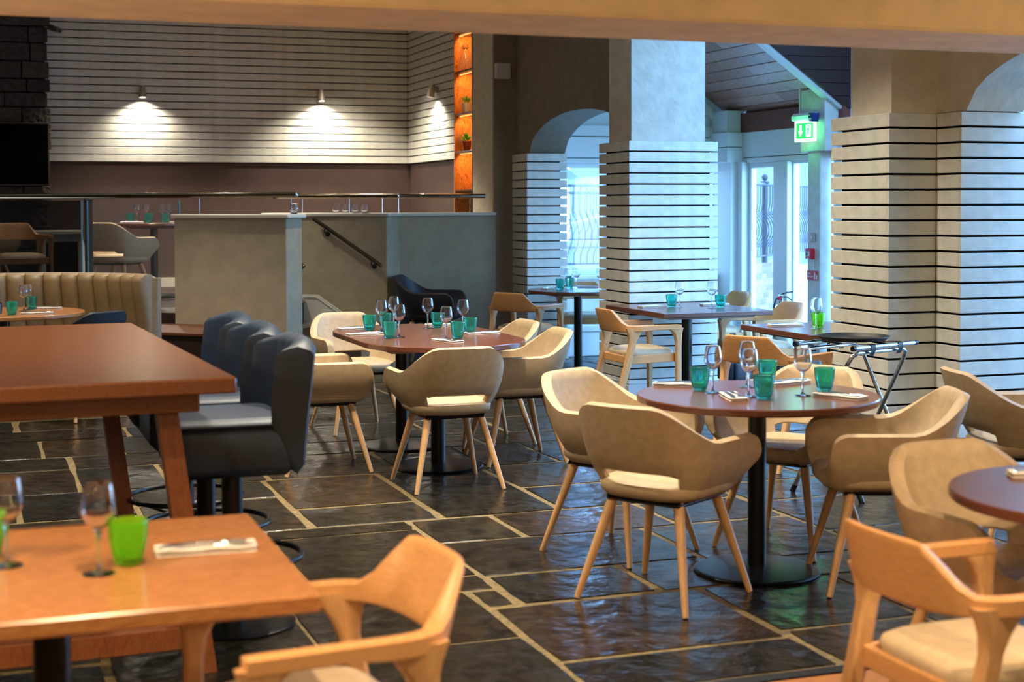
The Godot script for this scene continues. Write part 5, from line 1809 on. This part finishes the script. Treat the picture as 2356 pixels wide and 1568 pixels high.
func lamps() -> void:
	var warm := Color(1.0, 0.885, 0.72)
	var mid := Color(1.0, 0.955, 0.865)
	# front room
	downlight(Vector3(0.3, 2.61, -2.6), FRONT_E, warm, 62, "recessed warm spotlight above the front left table")
	downlight(Vector3(1.9, 2.61, -2.2), FRONT_E, warm, 62, "recessed warm spotlight above the middle of the front room")
	downlight(Vector3(3.3, 2.61, -2.4), FRONT_E * 0.8, warm, 62, "recessed warm spotlight above the front right table")
	downlight(Vector3(-1.2, 2.61, -2.4), FRONT_E * 0.8, warm, 62, "recessed warm spotlight at the left of the front room")
	for q in [[Vector3(-0.6, 2.0, 1.4), "warm globe pendant in the front room behind the camera, the left one"], [Vector3(2.6, 2.0, 1.0), "warm globe pendant in the front room behind the camera, the right one"]]:
		var t := thing("pendant_lamp", q[1], "pendant lamp", q[0])
		part("globe", G.new().lathe([[0, -0.10], [0.05, -0.087], [0.087, -0.05], [0.10, 0.0], [0.087, 0.05], [0.05, 0.087], [0, 0.10]], 24).mesh(80), M.lamp_warm, t)
		part("flex", G.new().tube([Vector3(0, 0.095, 0), Vector3(0, 0.62, 0)], 0.004, 6).mesh(), M.black_plastic, t)
		part("rose", G.new().lathe([[0, 0.60], [0.04, 0.60], [0.05, 0.62], [0, 0.62]], 16).mesh(), M.white_plastic, t)
		var l := OmniLight3D.new()
		l.name = "glow"
		l.light_color = warm
		l.light_energy = PENDANT_E
		l.omni_range = 25.0
		l.omni_attenuation = 2.0
		l.light_size = 0.09
		l.shadow_enabled = true
		t.add_child(l, true)
	for q in [[Vector3(-1.1, 0, -3.35), "slim floor lamp with a warm globe left of the front table", 1.0], [Vector3(3.75, 0, -3.0), "slim floor lamp with a warm globe beyond the right edge", 0.25]]:
		var t := thing("floor_lamp", q[1], "floor lamp", q[0])
		part("globe", G.new().lathe([[0, 1.40], [0.05, 1.413], [0.087, 1.45], [0.10, 1.50], [0.087, 1.55], [0.05, 1.587], [0, 1.60]], 24).mesh(80), M.lamp_warm, t)
		part("pole", G.new().tube([Vector3(0, 0.02, 0), Vector3(0, 1.41, 0)], 0.012, 10).mesh(), M.black_metal, t)
		part("base", G.new().lathe([[0, 0], [0.14, 0], [0.14, 0.02], [0, 0.025]], 24).mesh(), M.black_metal, t)
		var l := OmniLight3D.new()
		l.name = "glow"
		l.light_color = warm
		l.light_energy = LAMP_E * q[2]
		l.omni_range = 25.0
		l.omni_attenuation = 2.0
		l.light_size = 0.09
		l.shadow_enabled = true
		t.add_child(l, true)
		l.position = Vector3(0, 1.5, 0)
	# main room
	var i := 0
	for q in [[1.95, -6.6, 1.3, "above the bright patch of floor"], [3.2, -5.4, 0.7, "above the right round table"], [0.2, -5.4, 0.7, "above the high table"], [0.25, -6.9, 0.7, "above the far end of the high table"],
			[2.5, -8.9, 1.1, "above the oval table"], [0.4, -11.4, 0.9, "above the curved booth"], [3.9, -9.2, 0.45, "in front of the middle pillar"], [2.9, -11.6, 0.5, "in front of the stair"], [1.4, -14.4, 0.5, "above the platform chairs"], [3.4, -15.8, 0.8, "above the platform near the return wall"], [0.2, -9.2, 0.5, "behind the high table"], [3.4, -7.3, 0.7, "between the right pillar and the oval table"], [1.7, -16.1, 0.7, "above the platform table"], [4.0, -16.6, 0.6, "in the corner by the return wall"]]:
		downlight(Vector3(q[0], 3.89, q[1]), MAIN_E * q[2], mid, 44, "recessed ceiling spotlight " + q[3])
		i += 1
	wall_light(Vector3(1.815, 2.83, -17.58), Vector3(0, 0, 1), "small cone wall light on the boards, the left one")
	wall_light(Vector3(3.88, 2.83, -17.58), Vector3(0, 0, 1), "small cone wall light on the boards, the middle one")
	wall_light(Vector3(4.957, 2.82, -16.32), Vector3(-1, 0, 0), "small cone wall light on the short return wall beside the shelves")
	# warm strips under the shelves of the niche
	for y in [2.10, 2.51, 2.96, 3.38, 3.86]:
		var t := thing("shelf_light", ["warm light strip under the lowest shelf of the orange niche", "warm light strip under the shelf that holds the terracotta pot", "warm light strip under the shelf that holds the white pot", "warm light strip under the shelf above the corked bottle", "warm light strip at the very top of the orange niche"][[2.10, 2.51, 2.96, 3.38, 3.86].find(y)], "strip light", Vector3(5.0, y - 0.012, -15.38))
		part("strip", G.new().box(Vector3.ZERO, Vector3(0.012, 0.008, 0.5)).mesh(), M.lamp_niche, t)
		var l := AreaLight3D.new()
		l.name = "strip_light"
		l.area_size = Vector2(0.5, 0.02)
		l.light_color = Color(1.0, 0.74, 0.42)
		l.light_energy = NICHE_E
		l.shadow_enabled = true
		t.add_child(l, true)
		l.position = Vector3(0.0, -0.012, 0)
		var z := -Vector3(0.75, -0.65, 0).normalized()
		var x := Vector3(0, 0, 1)
		l.basis = Basis(x, z.cross(x), z)


const FRONT_E := 4.8
const MAIN_E := 14.0
const PENDANT_E := 1.7
const LAMP_E := 2.2
const WALL_E := 3.8
const NICHE_E := 0.5
const SKY_E := 20.0


func _ready() -> void:
	rng.seed = 4711
	# camera: a 50 mm lens at eye height with the horizon shifted up in the frame
	var cam := Camera3D.new()
	cam.name = "camera"
	var at := CameraAttributesPhysical.new()
	at.frustum_focal_length = 52.0
	at.frustum_focus_distance = 9.3
	at.frustum_near = 0.05
	at.frustum_far = 200.0
	at.exposure_aperture = 3.1
	add_child(cam)
	cam.attributes = at
	var f := 3450.0
	cam.set_frustum(0.05 * 1568.0 / f, Vector2(0.0, -0.05 * (784.0 - 593.48) / f), 0.05, 200.0)
	cam.position = Vector3(0, 1.525, 0)
	cam.basis = Basis(Vector3.UP, deg_to_rad(-19.7)) * Basis(Vector3.RIGHT, deg_to_rad(-2.0)) * Basis(Vector3(0, 0, 1), -0.003)
	cam.current = true
	# sky: bright overcast daylight, bluish against the warm lamps
	var we := WorldEnvironment.new()
	we.name = "environment"
	var e := Environment.new()
	var sm := ProceduralSkyMaterial.new()
	sm.sky_top_color = Color(0.46, 0.715, 1.0)
	sm.sky_horizon_color = Color(0.60, 0.815, 1.0)
	sm.ground_bottom_color = Color(0.45, 0.5, 0.55)
	sm.ground_horizon_color = Color(0.6, 0.68, 0.75)
	e.sky = Sky.new()
	e.sky.sky_material = sm
	e.background_mode = Environment.BG_SKY
	e.background_energy_multiplier = SKY_E
	e.tonemap_mode = Environment.TONE_MAPPER_LINEAR
	e.tonemap_exposure = 1.0
	e.sdfgi_enabled = true
	e.ssao_enabled = true
	e.ssil_enabled = true
	we.environment = e
	add_child(we)
	materials()
	glow("lamp_warm", Color(1.0, 0.85, 0.62), 6.0)
	glow("lamp_cool", Color(1.0, 0.97, 0.92), 5.0)
	glow("lamp_niche", Color(1.0, 0.72, 0.38), 2.0)
	glow("exit_white", Color(0.86, 1.0, 0.92), 1.6)
	glow("exit_green", Color(0.10, 0.80, 0.28), 0.9)
	building()
	lamps()
	tables()
	chairs()
	settings()
	small_things()
